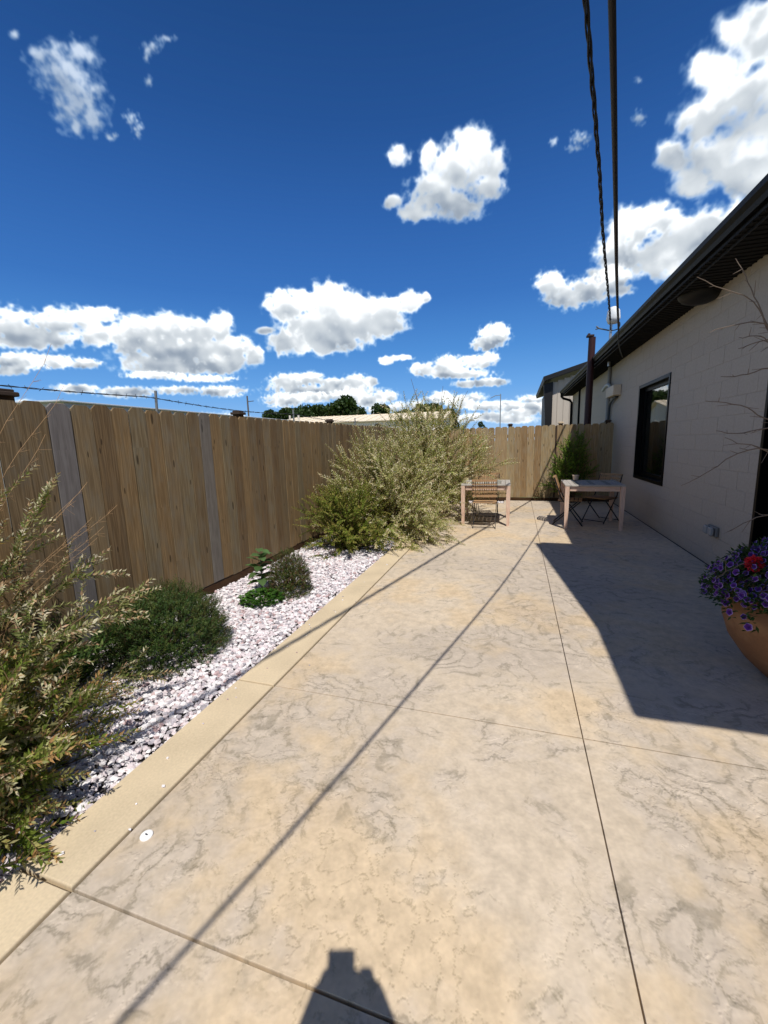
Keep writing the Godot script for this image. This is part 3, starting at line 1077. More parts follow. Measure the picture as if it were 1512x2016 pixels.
func make_utilities() -> void:
	var gal := mat(Color8(176, 180, 182), 0.42, 0.7)
	var rub := mat(Color8(20, 18, 19), 0.5)
	var grey_paint := mat(Color8(150, 150, 148), 0.6)
	# twisted service drop to the mast head
	var path := arc_points([Vector3(-2.4, 6.2, 9.5), Vector3(-1.32, 5.30, 4.2), Vector3(-0.42, 4.80, 0.0), Vector3(0.383, 4.57, -3.73), Vector3(0.781, 4.43, -5.56), Vector3(1.057, 4.33, -6.91), Vector3(1.60, 4.21, -9.45), Vector3(1.93, 4.17, -11.05)], 260)
	var drop := thing("service_cable", Vector3.ZERO, "twisted black power cable slanting down to the mast on the roof", "cable")
	for k in 3:
		var pts := []
		for i in path.size():
			var p: Vector3 = path[i]
			var d: Vector3 = ((path[mini(i + 1, path.size() - 1)] as Vector3) - (path[maxi(i - 1, 0)] as Vector3)).normalized()
			var x := d.cross(Vector3.UP).normalized()
			var y := d.cross(x)
			var a := i * 0.62 + TAU * k / 3.0
			pts.append(p + (x * cos(a) + y * sin(a)) * 0.0135)
		var b := MB.new()
		b.tube(pts, [0.0105 if k < 2 else 0.008], 6)
		part("strand", b, rub, drop)
	var cc := MB.new()
	cc.tube(arc_points([Vector3(-3.2, 4.9, 13.0), Vector3(-1.1, 3.24, 4.6), Vector3(-0.30, 2.74, 1.0), Vector3(0.196, 2.609, -1.33), Vector3(0.39, 2.575, -2.26), Vector3(0.61, 2.575, -3.335), Vector3(1.02, 2.73, -5.35), Vector3(1.531, 3.0, -7.889), Vector3(2.21, 3.32, -10.95)], 120), [0.0095], 7)
	solo("overhead_cable", cc, rub, "smooth black cable hanging low overhead and ending at the eave", "cable")
	# mast with weatherhead on the roof
	var ms := thing("service_mast", Vector3(1.99, 0, -11.25), "galvanised service mast with weatherhead standing above the roof edge", "mast")
	var mp := MB.new()
	mp.tube([Vector3(0.0, 3.2, 0.0), Vector3(0.0, 4.16, 0.0)], [0.03], 10)
	part("pole", mp, gal, ms)
	var wh := MB.new()
	wh.lathe(Vector3(0.04, 4.14, 0.0), [Vector2(0.0, 0.36), Vector2(0.07, 0.35), Vector2(0.13, 0.27), Vector2(0.15, 0.10), Vector2(0.11, 0.0), Vector2(0.0, 0.0)], 14)
	part("weatherhead", wh, mat(Color8(225, 228, 230), 0.4), ms)
	var arm := MB.new()
	arm.tube([Vector3(0, 3.98, 0), Vector3(-0.22, 4.09, -0.15), Vector3(-0.27, 4.15, -0.2)], [0.014, 0.016, 0.02], 7)
	arm.tube([Vector3(-0.22, 4.09, -0.15), Vector3(-0.29, 4.09, -0.2)], [0.012], 6)
	part("bracket", arm, mat(Color8(110, 115, 118), 0.5, 0.6), ms)
	var loop := MB.new()
	loop.tube(arc_points([Vector3(0.10, 4.2, 0.02), Vector3(0.17, 4.12, 0.05), Vector3(0.14, 4.0, 0.06), Vector3(0.0, 3.98, 0.05), Vector3(-0.06, 4.17, 0.2)], 24), [0.011], 6)
	part("drip_loop", loop, rub, ms)
	# wall conduit with the pale box
	var cd := thing("electric_box", Vector3(2.24, 0, -11.9), "pale electrical box with grey conduit on the block wall above the end fence", "electrical box")
	var p1 := MB.new()
	p1.tube([Vector3(-0.045, 3.32, -0.35), Vector3(-0.045, 1.5, -0.35)], [0.042], 9)
	part("conduit", p1, grey_paint, cd)
	var p2 := MB.new()
	p2.tube(arc_points([Vector3(-0.05, 2.50, 0.62), Vector3(-0.06, 2.46, 0.3), Vector3(-0.05, 2.36, -0.05), Vector3(-0.045, 2.1, -0.16), Vector3(-0.045, 1.5, -0.18)], 20), [0.032], 8)
	part("pipe", p2, mat(Color8(74, 80, 86), 0.5), cd)
	var bx := MB.new()
	bx.box(Vector3(-0.085, 2.635, 0.45), Vector3(0.17, 0.24, 0.85), 0.012)
	part("case", bx, mat(Color8(205, 190, 168), 0.6), cd)
	var hd := MB.new()
	hd.tube(arc_points([Vector3(-0.06, 2.62, 0.0), Vector3(-0.07, 2.84, -0.12), Vector3(-0.08, 2.88, -0.5), Vector3(-0.09, 2.80, -0.85)], 16), [0.036, 0.04], 8)
	part("hood", hd, mat(Color8(190, 196, 198), 0.5), cd)
	var st := MB.new()
	st.box(Vector3(-0.10, 1.96, -0.30), Vector3(0.10, 0.05, 0.62), 0.012)
	part("strap", st, grey_paint, cd)
	# outdoor socket with bubble cover
	var so := thing("outdoor_socket", Vector3(2.24, 0.43, -5.74), "grey weatherproof outlet box low on the pale block wall", "outlet")
	var s1 := MB.new()
	s1.box(Vector3(-0.02, 0, 0), Vector3(0.04, 0.12, 0.24), 0.012)
	part("back_box", s1, mat(Color8(128, 128, 126), 0.5, 0.4), so)
	for q: float in [-0.06, 0.065]:
		var s2 := MB.new()
		s2.box(Vector3(-0.065, 0.005, q), Vector3(0.05, 0.105, 0.098), 0.02)
		part("bubble_cover", s2, mat(Color8(148, 150, 150), 0.25), so)
	# dark round fitting under the eave
	var la := thing("wall_light", Vector3(2.24, 3.25, -6.36), "black round fitting mounted under the eave beside the bare twigs", "light fitting")
	var l1 := MB.new()
	l1.lathe(Vector3(-0.15, -0.12, 0), [Vector2(0.0, 0.0), Vector2(0.10, 0.012), Vector2(0.19, 0.05), Vector2(0.235, 0.10), Vector2(0.24, 0.17), Vector2(0.0, 0.17)], 22)
	part("dome", l1, mat(Color8(26, 24, 22), 0.55), la)
	var l2 := MB.new()
	l2.box(Vector3(-0.16, 0.015, 0.0), Vector3(0.30, 0.06, 0.44), 0.01)
	part("housing", l2, mat(Color8(30, 28, 26), 0.6), la)
	# the maroon pipe rising behind the end fence
	var pp := thing("steel_post", Vector3(1.68, 0, -11.95), "tall dark maroon steel post rising behind the end fence", "post")
	var q1 := MB.new()
	q1.tube([Vector3(0.0, -0.1, 0), Vector3(0.03, 4.02, 0)], [0.088, 0.082], 12)
	part("shaft", q1, mat(Color8(54, 27, 27), 0.5), pp)
	var q2 := MB.new()
	q2.box(Vector3(-0.02, 4.05, 0.02), Vector3(0.17, 0.05, 0.14), 0.01)
	q2.box(Vector3(-0.05, 4.09, 0.02), Vector3(0.06, 0.05, 0.06), 0.01)
	part("cap_plate", q2, mat(Color8(48, 34, 32), 0.7), pp)


# ---------------------------------------------------------------- plants
func rand_dir() -> Vector3:
	var z := rng.randf_range(-1.0, 1.0)
	var a := rng.randf() * TAU
	var r := sqrt(1.0 - z * z)
	return Vector3(r * cos(a), z, r * sin(a))

func jitter(c: Color, k: float) -> Color:
	var f := 1.0 + rng.randf_range(-k, k)
	return Color(c.r * f, c.g * f * (1.0 + rng.randf_range(-0.05, 0.05)), c.b * f)

# one leafy shoot from p along d; the leaves change from lo to hi towards the tip
func shoot(b: MB, w: MB, p: Vector3, d: Vector3, ln: float, droop: float, step: float, leaf_l: float, leaf_w: float, lo: Array, hi: Array, bare := 0.12, r0 := 0.003) -> void:
	var n := maxi(5, int(ln / step))
	var pts := [p]
	var q := p
	var dd := d
	var sd := d.cross(Vector3.UP if absf(d.y) < 0.95 else Vector3.RIGHT).normalized()
	var turn := rng.randf() * TAU
	for i in n:
		var t := float(i + 1) / n
		dd = (dd + Vector3(rng.randf_range(-0.05, 0.05), -droop / n, rng.randf_range(-0.05, 0.05))).normalized()
		q += dd * (ln / n)
		if i % 4 == 3 or i == n - 1:
			pts.append(q)
		if t < bare:
			continue
		turn += 1.57 + rng.randf_range(-0.4, 0.4)
		var x := (sd - dd * sd.dot(dd)).normalized()
		var y := dd.cross(x)
		for s: float in [0.0, PI]:
			var o := x * cos(turn + s) + y * sin(turn + s)
			var ld := (dd * rng.randf_range(0.5, 1.0) + o * rng.randf_range(0.5, 0.9)).normalized()
			var mix := clampf(t * 1.3 - 0.35 + rng.randf_range(-0.35, 0.35), 0.0, 1.0)
			var c: Color = (hi if rng.randf() < mix else lo)[rng.randi() % 3]
			var k := lerpf(1.0, 0.62, t * t)
			var up := (dd + Vector3.UP * 0.3).normalized()
			b.leaf(q, ld, up, leaf_l * k * rng.randf_range(0.75, 1.2), leaf_w * k * rng.randf_range(0.8, 1.15), jitter(c, 0.16), 0.22, rng.randf_range(-0.05, 0.22))
	w.tube(pts, [r0, r0 * 0.45], 4, false)

# a shrub of many arching shoots: list of (foot offset, direction, length) made from a dome
func willow(called: String, at: Vector3, label: String, stems: int, reach: float, rise: float, twigs: int, tw_len: float, step: float, ll: float, lw: float, lo: Array, hi: Array, aim := Vector3.ZERO, spread := 1.0, from := 0.3, group := "variegated willow shrubs in the gravel bed", cat := "shrub") -> Node3D:
	var o := thing(called, at, label, cat, group)
	var lv := MB.new()
	var wd := MB.new()
	for i in stems:
		var a := TAU * (i + rng.randf() * 0.8) / stems * 2.618
		var el := pow(rng.randf(), 0.75)
		var d := (Vector3(cos(a) * spread, 0, sin(a) * spread) * (1.0 - el * 0.75) + Vector3.UP * (0.35 + el * 1.0) + aim).normalized()
		var ln := lerpf(reach, rise, clampf(el, 0.0, 1.0)) * rng.randf_range(0.78, 1.1)
		var foot := Vector3(rng.randf_range(-0.08, 0.08), 0, rng.randf_range(-0.08, 0.08))
		var pts := [foot]
		var q := foot
		var dd := d
		var n := 12
		for k in n:
			dd = (dd + Vector3(rng.randf_range(-0.07, 0.07), -0.055 * (1.1 - el), rng.randf_range(-0.07, 0.07))).normalized()
			q += dd * ln / n
			pts.append(q)
		wd.tube(pts, [0.009, 0.008, 0.007, 0.006, 0.006, 0.005, 0.005, 0.004, 0.004, 0.003, 0.003, 0.002], 5, false)
		for k in twigs:
			var t := lerpf(from, 1.0, (k + rng.randf()) / twigs)
			var idx := clampi(int(t * n), 1, n - 1)
			var pp: Vector3 = pts[idx]
			var base_d: Vector3 = ((pts[idx + 1] as Vector3) - (pts[idx - 1] as Vector3)).normalized()
			var sd := (base_d + rand_dir() * 0.85 + Vector3.UP * 0.15).normalized()
			shoot(lv, wd, pp, sd, tw_len * rng.randf_range(0.5, 1.15), rng.randf_range(0.0, 0.5), step, ll, lw, lo, hi)
		shoot(lv, wd, pts[n - 2], ((pts[n] as Vector3) - (pts[n - 2] as Vector3)).normalized(), tw_len * 1.2, 0.25, step, ll, lw, lo, hi)
	part("branches", wd, M.bark, o)
	var f := part("foliage", lv, M.leaf, o)
	f.set_meta("kind", "stuff")
	return o

# dense clipped-looking dome of tiny sprigs
func dome_shrub(called: String, at: Vector3, label: String, rad: Vector3, sprigs: int, ln: float, cols: Array, leaf := Vector2(0.014, 0.005), per := 7, group := "") -> Node3D:
	var o := thing(called, at, label, "shrub", group)
	var lv := MB.new()
	var wd := MB.new()
	var lump := noise(3.2, 2, int(at.z * 100.0))
	for i in sprigs:
		var d := rand_dir()
		if d.y < -0.25:
			d.y = -d.y
		var depth := 1.0 - pow(rng.randf(), 2.2) * 0.42
		var l := 1.0 + lump.get_noise_3dv(d * 1.1) * 0.26
		var p := Vector3(d.x * rad.x, d.y * rad.y + rad.y * 0.12, d.z * rad.z) * depth * l
		if p.y < 0.0:
			p.y = rng.randf() * 0.04
		var dir := (d + Vector3.UP * 0.55 + rand_dir() * 0.55).normalized()
		var sd := dir.cross(rand_dir()).normalized()
		var c: Color = cols[rng.randi() % cols.size()]
		var s := ln * rng.randf_range(0.6, 1.3)
		for k in per:
			var t := float(k) / per
			var ang := k * 2.4
			var out := (sd * cos(ang) + dir.cross(sd) * sin(ang))
			lv.leaflet(p + dir * s * t, (dir * 0.8 + out).normalized(), (dir - out * 0.5).normalized(), leaf.x * rng.randf_range(0.7, 1.3), leaf.y, jitter(c, 0.22))
		if i % 3 == 0:
			wd.tube([p - dir * s * 0.6, p + dir * s], [0.0015, 0.0008], 3, false)
	for i in 9:
		var a := TAU * i / 9.0
		wd.tube([Vector3.ZERO, Vector3(cos(a) * rad.x * 0.35, rad.y * 0.5, sin(a) * rad.z * 0.35), Vector3(cos(a) * rad.x * 0.7, rad.y * 0.8, sin(a) * rad.z * 0.7)], [0.012, 0.008, 0.003], 5, false)
	part("branches", wd, M.bark, o)
	var f := part("foliage", lv, M.leaf, o)
	f.set_meta("kind", "stuff")
	return o

# broad leaf with a midrib, several segments
func broad_leaf(b: MB, p: Vector3, d: Vector3, up: Vector3, ln: float, w: float, c: Color, droop := 0.5) -> void:
	b.col = c
	var sd := d.cross(up).normalized()
	var prof := [0.10, 0.55, 0.92, 1.0, 0.82, 0.45, 0.04]
	var rows := []
	var q := p
	var dd := d
	for i in prof.size():
		var nu := sd.cross(dd).normalized()
		var hw: float = prof[i] * w * 0.5
		var l := b.add(q - sd * hw + nu * hw * 0.25, (nu + sd * 0.25).normalized())
		var m := b.add(q, nu)
		var r := b.add(q + sd * hw + nu * hw * 0.25, (nu - sd * 0.25).normalized())
		rows.append([l, m, r])
		dd = (dd - Vector3.UP * droop / prof.size()).normalized()
		q += dd * ln / prof.size()
	for i in rows.size() - 1:
		b.t4(rows[i][0], rows[i][1], rows[i + 1][1], rows[i + 1][0])
		b.t4(rows[i][1], rows[i][2], rows[i + 1][2], rows[i + 1][1])

func make_plants() -> void:
	M.leaf = foliage_mat(0.55, 0.8)
	M.bark = mat(Color8(104, 84, 60), 0.9)
	var lo := [Color(0.10, 0.14, 0.03), Color(0.15, 0.19, 0.05), Color(0.20, 0.22, 0.08)]
	var hi := [Color(0.60, 0.56, 0.32), Color(0.70, 0.64, 0.46), Color(0.56, 0.44, 0.27)]
	var pale := [Color(0.40, 0.40, 0.15), Color(0.50, 0.47, 0.23), Color(0.29, 0.34, 0.09)]
	var pink := [Color(0.48, 0.28, 0.17), Color(0.44, 0.38, 0.18), Color(0.50, 0.42, 0.32)]
	# near left: a tall loose willow and the low bushy one in front of it
	rng.seed = 301
	willow("willow_shrub", Vector3(-2.84, -0.03, -0.98), "tall loose variegated willow against the near left fence, pale and pink tipped", 56, 0.98, 1.50, 12, 0.30, 0.014, 0.044, 0.017, [Color(0.16, 0.20, 0.05), Color(0.24, 0.26, 0.09), Color(0.34, 0.34, 0.16)], [Color(0.58, 0.54, 0.34), Color(0.66, 0.60, 0.44), Color(0.54, 0.36, 0.22)], Vector3(0.15, 0, -0.12), 1.0, 0.35)
	rng.seed = 302
	willow("willow_shrub", Vector3(-2.28, -0.03, -0.92), "bushy green and bronze willow overhanging the near left patio edge", 105, 0.52, 0.68, 8, 0.22, 0.014, 0.048, 0.017, [Color(0.12, 0.18, 0.025), Color(0.18, 0.24, 0.04), Color(0.24, 0.28, 0.06)], [Color(0.38, 0.36, 0.12), Color(0.50, 0.30, 0.13), Color(0.40, 0.39, 0.18)], Vector3(0.02, 0, -0.08), 1.35, 0.12)
	# mid distance pair of large pale willows and the green one at their feet
	rng.seed = 303
	willow("willow_shrub", Vector3(-2.10, -0.03, -6.75), "large pale cream willow spilling from the fence over the patio edge", 105, 1.12, 1.66, 11, 0.44, 0.024, 0.056, 0.022, pale, hi, Vector3(0.04, 0, 0.0), 1.15, 0.25)
	rng.seed = 304
	willow("willow_shrub", Vector3(-1.85, -0.03, -9.0), "tallest cream willow, farthest back, rising above the fence top beside the table", 120, 1.25, 2.55, 14, 0.48, 0.028, 0.066, 0.026, pale, hi, Vector3(0.0, 0, 0.0), 0.85, 0.2)
	rng.seed = 305
	willow("spirea_bush", Vector3(-2.42, -0.03, -5.75), "yellow-green bushy shrub at the foot of the large pale willow", 95, 0.76, 0.92, 9, 0.28, 0.019, 0.044, 0.021, [Color(0.11, 0.17, 0.02), Color(0.17, 0.22, 0.03), Color(0.22, 0.26, 0.04)], [Color(0.26, 0.28, 0.06), Color(0.33, 0.31, 0.07), Color(0.30, 0.24, 0.07)], Vector3.ZERO, 1.2, 0.1, "", "shrub")
	# two bare shoots standing out of the tallest willow
	rng.seed = 311
	dome_shrub("round_shrub", Vector3(-2.62, -0.03, -2.42), "dark green dense rounded evergreen shrub on the white gravel", Vector3(0.43, 0.43, 0.43), 7800, 0.045, [Color(0.035, 0.075, 0.018), Color(0.05, 0.095, 0.02), Color(0.065, 0.11, 0.025), Color(0.10, 0.13, 0.03)], Vector2(0.016, 0.006), 8)
	dome_shrub("heather_plant", Vector3(-2.33, -0.03, -3.80), "small brown and green tufted shrub beside the broad-leaved plant", Vector3(0.22, 0.40, 0.22), 3000, 0.035, [Color(0.05, 0.085, 0.02), Color(0.08, 0.11, 0.025), Color(0.12, 0.075, 0.035), Color(0.11, 0.12, 0.03)], Vector2(0.015, 0.006), 7)
	# low parsley-like plant
	var pl := thing("ground_cover_plant", Vector3(-2.48, -0.03, -3.50), "low bright green leafy plant in front of the small brown shrub", "plant")
	var pb := MB.new()
	rng.seed = 321
	for i in 330:
		var a := rng.randf() * TAU
		var r := sqrt(rng.randf()) * 0.20
		var p := Vector3(cos(a) * r * 1.1, rng.randf_range(0.03, 0.13) * (1.2 - r * 3.0), sin(a) * r)
		for k in 5:
			var an := a + (k - 2) * 0.6
			pb.leaf(p, (Vector3(cos(an), rng.randf_range(0.0, 0.5), sin(an))).normalized(), Vector3.UP, rng.randf_range(0.025, 0.04), 0.018, jitter([Color(0.06, 0.15, 0.02), Color(0.09, 0.20, 0.03), Color(0.04, 0.11, 0.02)][rng.randi() % 3], 0.2))
	part("foliage", pb, M.leaf, pl)
	# broad sage-like leaves
	var sg := thing("sage_plant", Vector3(-2.64, -0.03, -3.74), "broad-leaved grey-green plant against the fence on the gravel", "plant")
	var sg_stem := MB.new()
	sg_stem.tube([Vector3.ZERO, Vector3(0.02, 0.2, 0.02), Vector3(0.03, 0.40, 0.03)], [0.009, 0.007, 0.004], 6)
	part("stem", sg_stem, mat(Color8(110, 124, 84), 0.8), sg)
	for i in 22:
		var t := 0.25 + 0.75 * i / 22.0
		var a := i * 2.39996
		var lb := MB.new()
		broad_leaf(lb, Vector3(0.02, 0.50 * t, 0.02), Vector3(cos(a), rng.randf_range(0.15, 0.8), sin(a)).normalized(), Vector3.UP, lerpf(0.24, 0.15, t) * rng.randf_range(0.85, 1.15), lerpf(0.13, 0.08, t), jitter(Color(0.09, 0.16, 0.055), 0.25), rng.randf_range(0.5, 1.1))
		part("leaf", lb, M.leaf, sg)
	# leafy dark plant between the near willow and the round shrub
	var dk := thing("leafy_plant", Vector3(-2.86, -0.03, -1.78), "dark green narrow-leaved plant between the near willow and the round shrub", "plant")
	var db := MB.new()
	var dw := MB.new()
	rng.seed = 331
	for i in 34:
		var a := rng.randf() * TAU
		shoot(db, dw, Vector3(rng.randf_range(-0.08, 0.08), 0, rng.randf_range(-0.08, 0.08)), Vector3(cos(a) * 0.55, 1.0, sin(a) * 0.55).normalized(), rng.randf_range(0.25, 0.55), 0.5, 0.022, 0.075, 0.024, [Color(0.03, 0.08, 0.015), Color(0.05, 0.11, 0.02), Color(0.06, 0.13, 0.03)], [Color(0.10, 0.18, 0.04), Color(0.12, 0.20, 0.05), Color(0.16, 0.22, 0.06)])
	part("stems", dw, M.bark, dk)
	part("foliage", db, M.leaf, dk)
	# dry seed stalks in front of the near fence
	rng.seed = 341
	var ds := thing("dry_grass", Vector3(-2.75, -0.03, -1.35), "thin tan seed stalks fanning in front of the near fence boards", "grass")
	var tips := [Vector3(-2.6, 1.66, -1.73), Vector3(-2.6, 2.18, -1.84), Vector3(-2.62, 1.95, -1.89), Vector3(-2.6, 1.19, -2.12), Vector3(-2.58, 1.14, -1.92), Vector3(-2.62, 1.06, -2.02), Vector3(-2.66, 1.36, -1.98), Vector3(-2.6, 1.0, -1.95), Vector3(-2.6, 1.28, -1.84)]
	for t: Vector3 in tips:
		var s := MB.new()
		var tip := t - ds.position
		var pts := arc_points([Vector3(rng.randf_range(-0.05, 0.05), 0, rng.randf_range(-0.05, 0.05)), Vector3(tip.x * 0.2, tip.y * 0.62, tip.z * 0.18), tip * 0.93 + Vector3(0, 0.03, 0.02), tip], 18)
		s.tube(pts, [0.0022, 0.0020, 0.0016, 0.0012, 0.001], 4)
		for k in 26:
			var q: Vector3 = pts[10 + k % 8]
			s.tube([q, q + (rand_dir() * 0.6 + Vector3(0.1, 0.1, -0.6)).normalized() * rng.randf_range(0.02, 0.07)], [0.0007], 3, false)
		part("stalk", s, mat(Color8(176, 142, 104), 0.85), ds)
	# shrub in the back corner, half in the building's shade
	rng.seed = 351
	willow("holly_shrub", Vector3(1.27, 0.0, -11.02), "upright bright green leafy shrub before the end fence behind the right table", 46, 0.62, 1.72, 11, 0.28, 0.024, 0.050, 0.030, [Color(0.07, 0.15, 0.015), Color(0.10, 0.19, 0.02), Color(0.13, 0.22, 0.03)], [Color(0.18, 0.28, 0.03), Color(0.22, 0.32, 0.04), Color(0.14, 0.24, 0.03)], Vector3.ZERO, 0.36, 0.32, "", "shrub")
	var vn := thing("creeping_plant", Vector3(0.55, 0.0, -11.27), "small thin plant climbing at the foot of the end fence", "plant")
	var vb := MB.new()
	var vw := MB.new()
	for i in 16:
		shoot(vb, vw, Vector3(rng.randf_range(-0.12, 0.3), 0, 0), Vector3(rng.randf_range(-0.2, 0.35), 1, rng.randf_range(-0.02, 0.15)).normalized(), rng.randf_range(0.15, 0.62), 0.2, 0.035, 0.035, 0.02, [Color(0.10, 0.14, 0.04), Color(0.16, 0.16, 0.06), Color(0.12, 0.10, 0.05)], [Color(0.18, 0.18, 0.08), Color(0.20, 0.16, 0.08), Color(0.12, 0.16, 0.05)])
	part("stems", vw, M.bark, vn)
	part("foliage", vb, M.leaf, vn)
	# long bare shoots of the tallest willow
	var bs := MB.new()
	for q in [[Vector3(-1.85, 1.9, -8.6), Vector3(-1.98, 2.4, -8.6), Vector3(-2.10, 2.85, -8.55)], [Vector3(-1.6, 2.0, -9.0), Vector3(-1.55, 2.5, -9.0), Vector3(-1.52, 2.72, -9.0)], [Vector3(-1.3, 1.9, -9.1), Vector3(-1.15, 2.35, -9.1), Vector3(-1.02, 2.6, -9.1)]]:
		bs.tube(q, [0.006, 0.005, 0.003], 4)
	var par := get_node("willow_shrub_003")
	var bo := part("bare_shoots", bs, M.bark, par)
	bo.position = -par.position


# ---------------------------------------------------------------- furniture
func make_table(at: Vector3, turn: float, label: String, sx: float, sz: float) -> Node3D:
	var t := thing("patio_table", at, label, "table", "wooden patio tables")
	t.rotation.y = turn
	var h := 0.77
	var hx := sx * 0.5
	var hz := sz * 0.5
	for s: float in [-1.0, 1.0]:
		var a := MB.new()
		a.box(Vector3(s * (hx - 0.045), h - 0.012, 0), Vector3(0.09, 0.026, sz), 0.004)
		part("edge_rail", a, M.grey_teak, t)
		var c := MB.new()
		c.box(Vector3(0, h - 0.0125, s * (hz - 0.045)), Vector3(sx - 0.184, 0.026, 0.09), 0.004)
		part("edge_rail", c, M.grey_teak, t)
		var d := MB.new()
		d.box(Vector3(0, h - 0.068, s * (hz - 0.042)), Vector3(sx - 0.16, 0.082, 0.022), 0.003)
		part("apron", d, M.teak, t)
		var e := MB.new()
		e.box(Vector3(s * (hx - 0.042), h - 0.068, 0), Vector3(0.022, 0.082, sz - 0.16), 0.003)
		part("apron", e, M.teak, t)
	var n := 9
	var w := (sx - 0.186) / n
	for i in n:
		var b := MB.new()
		b.box(Vector3(-hx + 0.093 + (i + 0.5) * w, h - 0.015, 0), Vector3(w - 0.006, 0.02, sz - 0.186), 0.003)
		part("slat", b, M.grey_teak2 if i % 3 == 1 else M.grey_teak, t)
	for ax: float in [-1.0, 1.0]:
		for az: float in [-1.0, 1.0]:
			var l := MB.new()
			var c0 := Vector3(ax * (hx - 0.036), 0, az * (hz - 0.036))
			var hw := [0.024, 0.034, 0.034]
			var ys := [0.0, 0.45, h - 0.026]
			for k in 2:
				for q in 4:
					var an := [Vector3(-1, 0, 1), Vector3(1, 0, 1), Vector3(1, 0, -1), Vector3(-1, 0, -1)]
					var nor: Vector3 = [Vector3.BACK, Vector3.RIGHT, Vector3.FORWARD, Vector3.LEFT][q]
					var p0: Vector3 = an[q]
					var p1: Vector3 = an[(q + 1) % 4]
					l.t4(l.add(c0 + p0 * hw[k] + Vector3.UP * ys[k], nor, Vector2(0, ys[k])), l.add(c0 + p1 * hw[k] + Vector3.UP * ys[k], nor, Vector2(0.06, ys[k])), l.add(c0 + p1 * hw[k + 1] + Vector3.UP * ys[k + 1], nor, Vector2(0.06, ys[k + 1])), l.add(c0 + p0 * hw[k + 1] + Vector3.UP * ys[k + 1], nor, Vector2(0, ys[k + 1])))
			l.quad(c0 + Vector3(-0.024, 0, -0.024), c0 + Vector3(0.024, 0, -0.024), c0 + Vector3(0.024, 0, 0.024), c0 + Vector3(-0.024, 0, 0.024), Vector3.DOWN)
			part("leg", l, M.teak, t)
	return t

# folding chair: black flat-bar X frame, slatted seat and ladder back; faces -z
func make_chair() -> Node3D:
	var t := thing("folding_chair", Vector3.ZERO, "", "chair", "slatted folding chairs")
	for s: float in [-1.0, 1.0]:
		var a := MB.new()
		a.bar(Vector3(s * 0.215, 0.0, -0.24), Vector3(s * 0.215, 0.50, 0.13), 0.010, 0.022, Vector3.RIGHT, 0.002)
		a.bar(Vector3(s * 0.215, 0.495, 0.127), Vector3(s * 0.215, 0.87, 0.255), 0.010, 0.022, Vector3.RIGHT, 0.002)
		part("back_leg", a, M.iron, t)
		var b := MB.new()
		b.bar(Vector3(s * 0.195, 0.0, 0.27), Vector3(s * 0.195, 0.435, -0.19), 0.010, 0.022, Vector3.RIGHT, 0.002)
		part("front_leg", b, M.iron, t)
		var c := MB.new()
		c.bar(Vector3(s * 0.185, 0.437, -0.20), Vector3(s * 0.185, 0.437, 0.17), 0.010, 0.018, Vector3.RIGHT, 0.002)
		part("seat_rail", c, M.iron, t)
	for z: Array in [[-0.215, 0.215, 0.035], [0.245, 0.195, 0.025]]:
		var f := MB.new()
		f.tube([Vector3(-z[1], z[2], z[0]), Vector3(z[1], z[2], z[0])], [0.007], 6)
		part("foot_bar", f, M.iron, t)
	for i in 6:
		var b := MB.new()
		b.box(Vector3(0, 0.455, -0.185 + i * 0.068), Vector3(0.42, 0.016, 0.056), 0.004)
		part("seat_slat", b, M.chair_wood, t)
	# ladder back, leaning with the rear bars and slightly bowed
	for q: Array in [[0.585, 0.05], [0.66, 0.022], [0.73, 0.022], [0.80, 0.022], [0.865, 0.036]]:
		var b := MB.new()
		for k in 6:
			var x0 := -0.215 + k * 0.43 / 6.0
			var xm := x0 + 0.43 / 12.0
			var bow := 0.03 * (1.0 - pow(xm / 0.215, 2.0))
			var y: float = q[0]
			b.box(Vector3(xm, y, 0.127 + (y - 0.495) * 0.342 + bow), Vector3(0.43 / 6.0 + 0.001, q[1], 0.014), 0.0, Basis(Vector3.UP, xm * 0.28))
		part("back_rail", b, M.chair_wood, t)
	for k in 11:
		var x := -0.195 + k * 0.039
		var bow := 0.03 * (1.0 - pow(x / 0.215, 2.0))
		var b := MB.new()
		b.bar(Vector3(x, 0.565, 0.127 + 0.070 * 0.342 + bow - 0.010), Vector3(x, 0.88, 0.127 + 0.385 * 0.342 + bow - 0.010), 0.014, 0.007, Vector3.RIGHT, 0.001)
		part("back_slat", b, M.chair_wood, t)
	return t

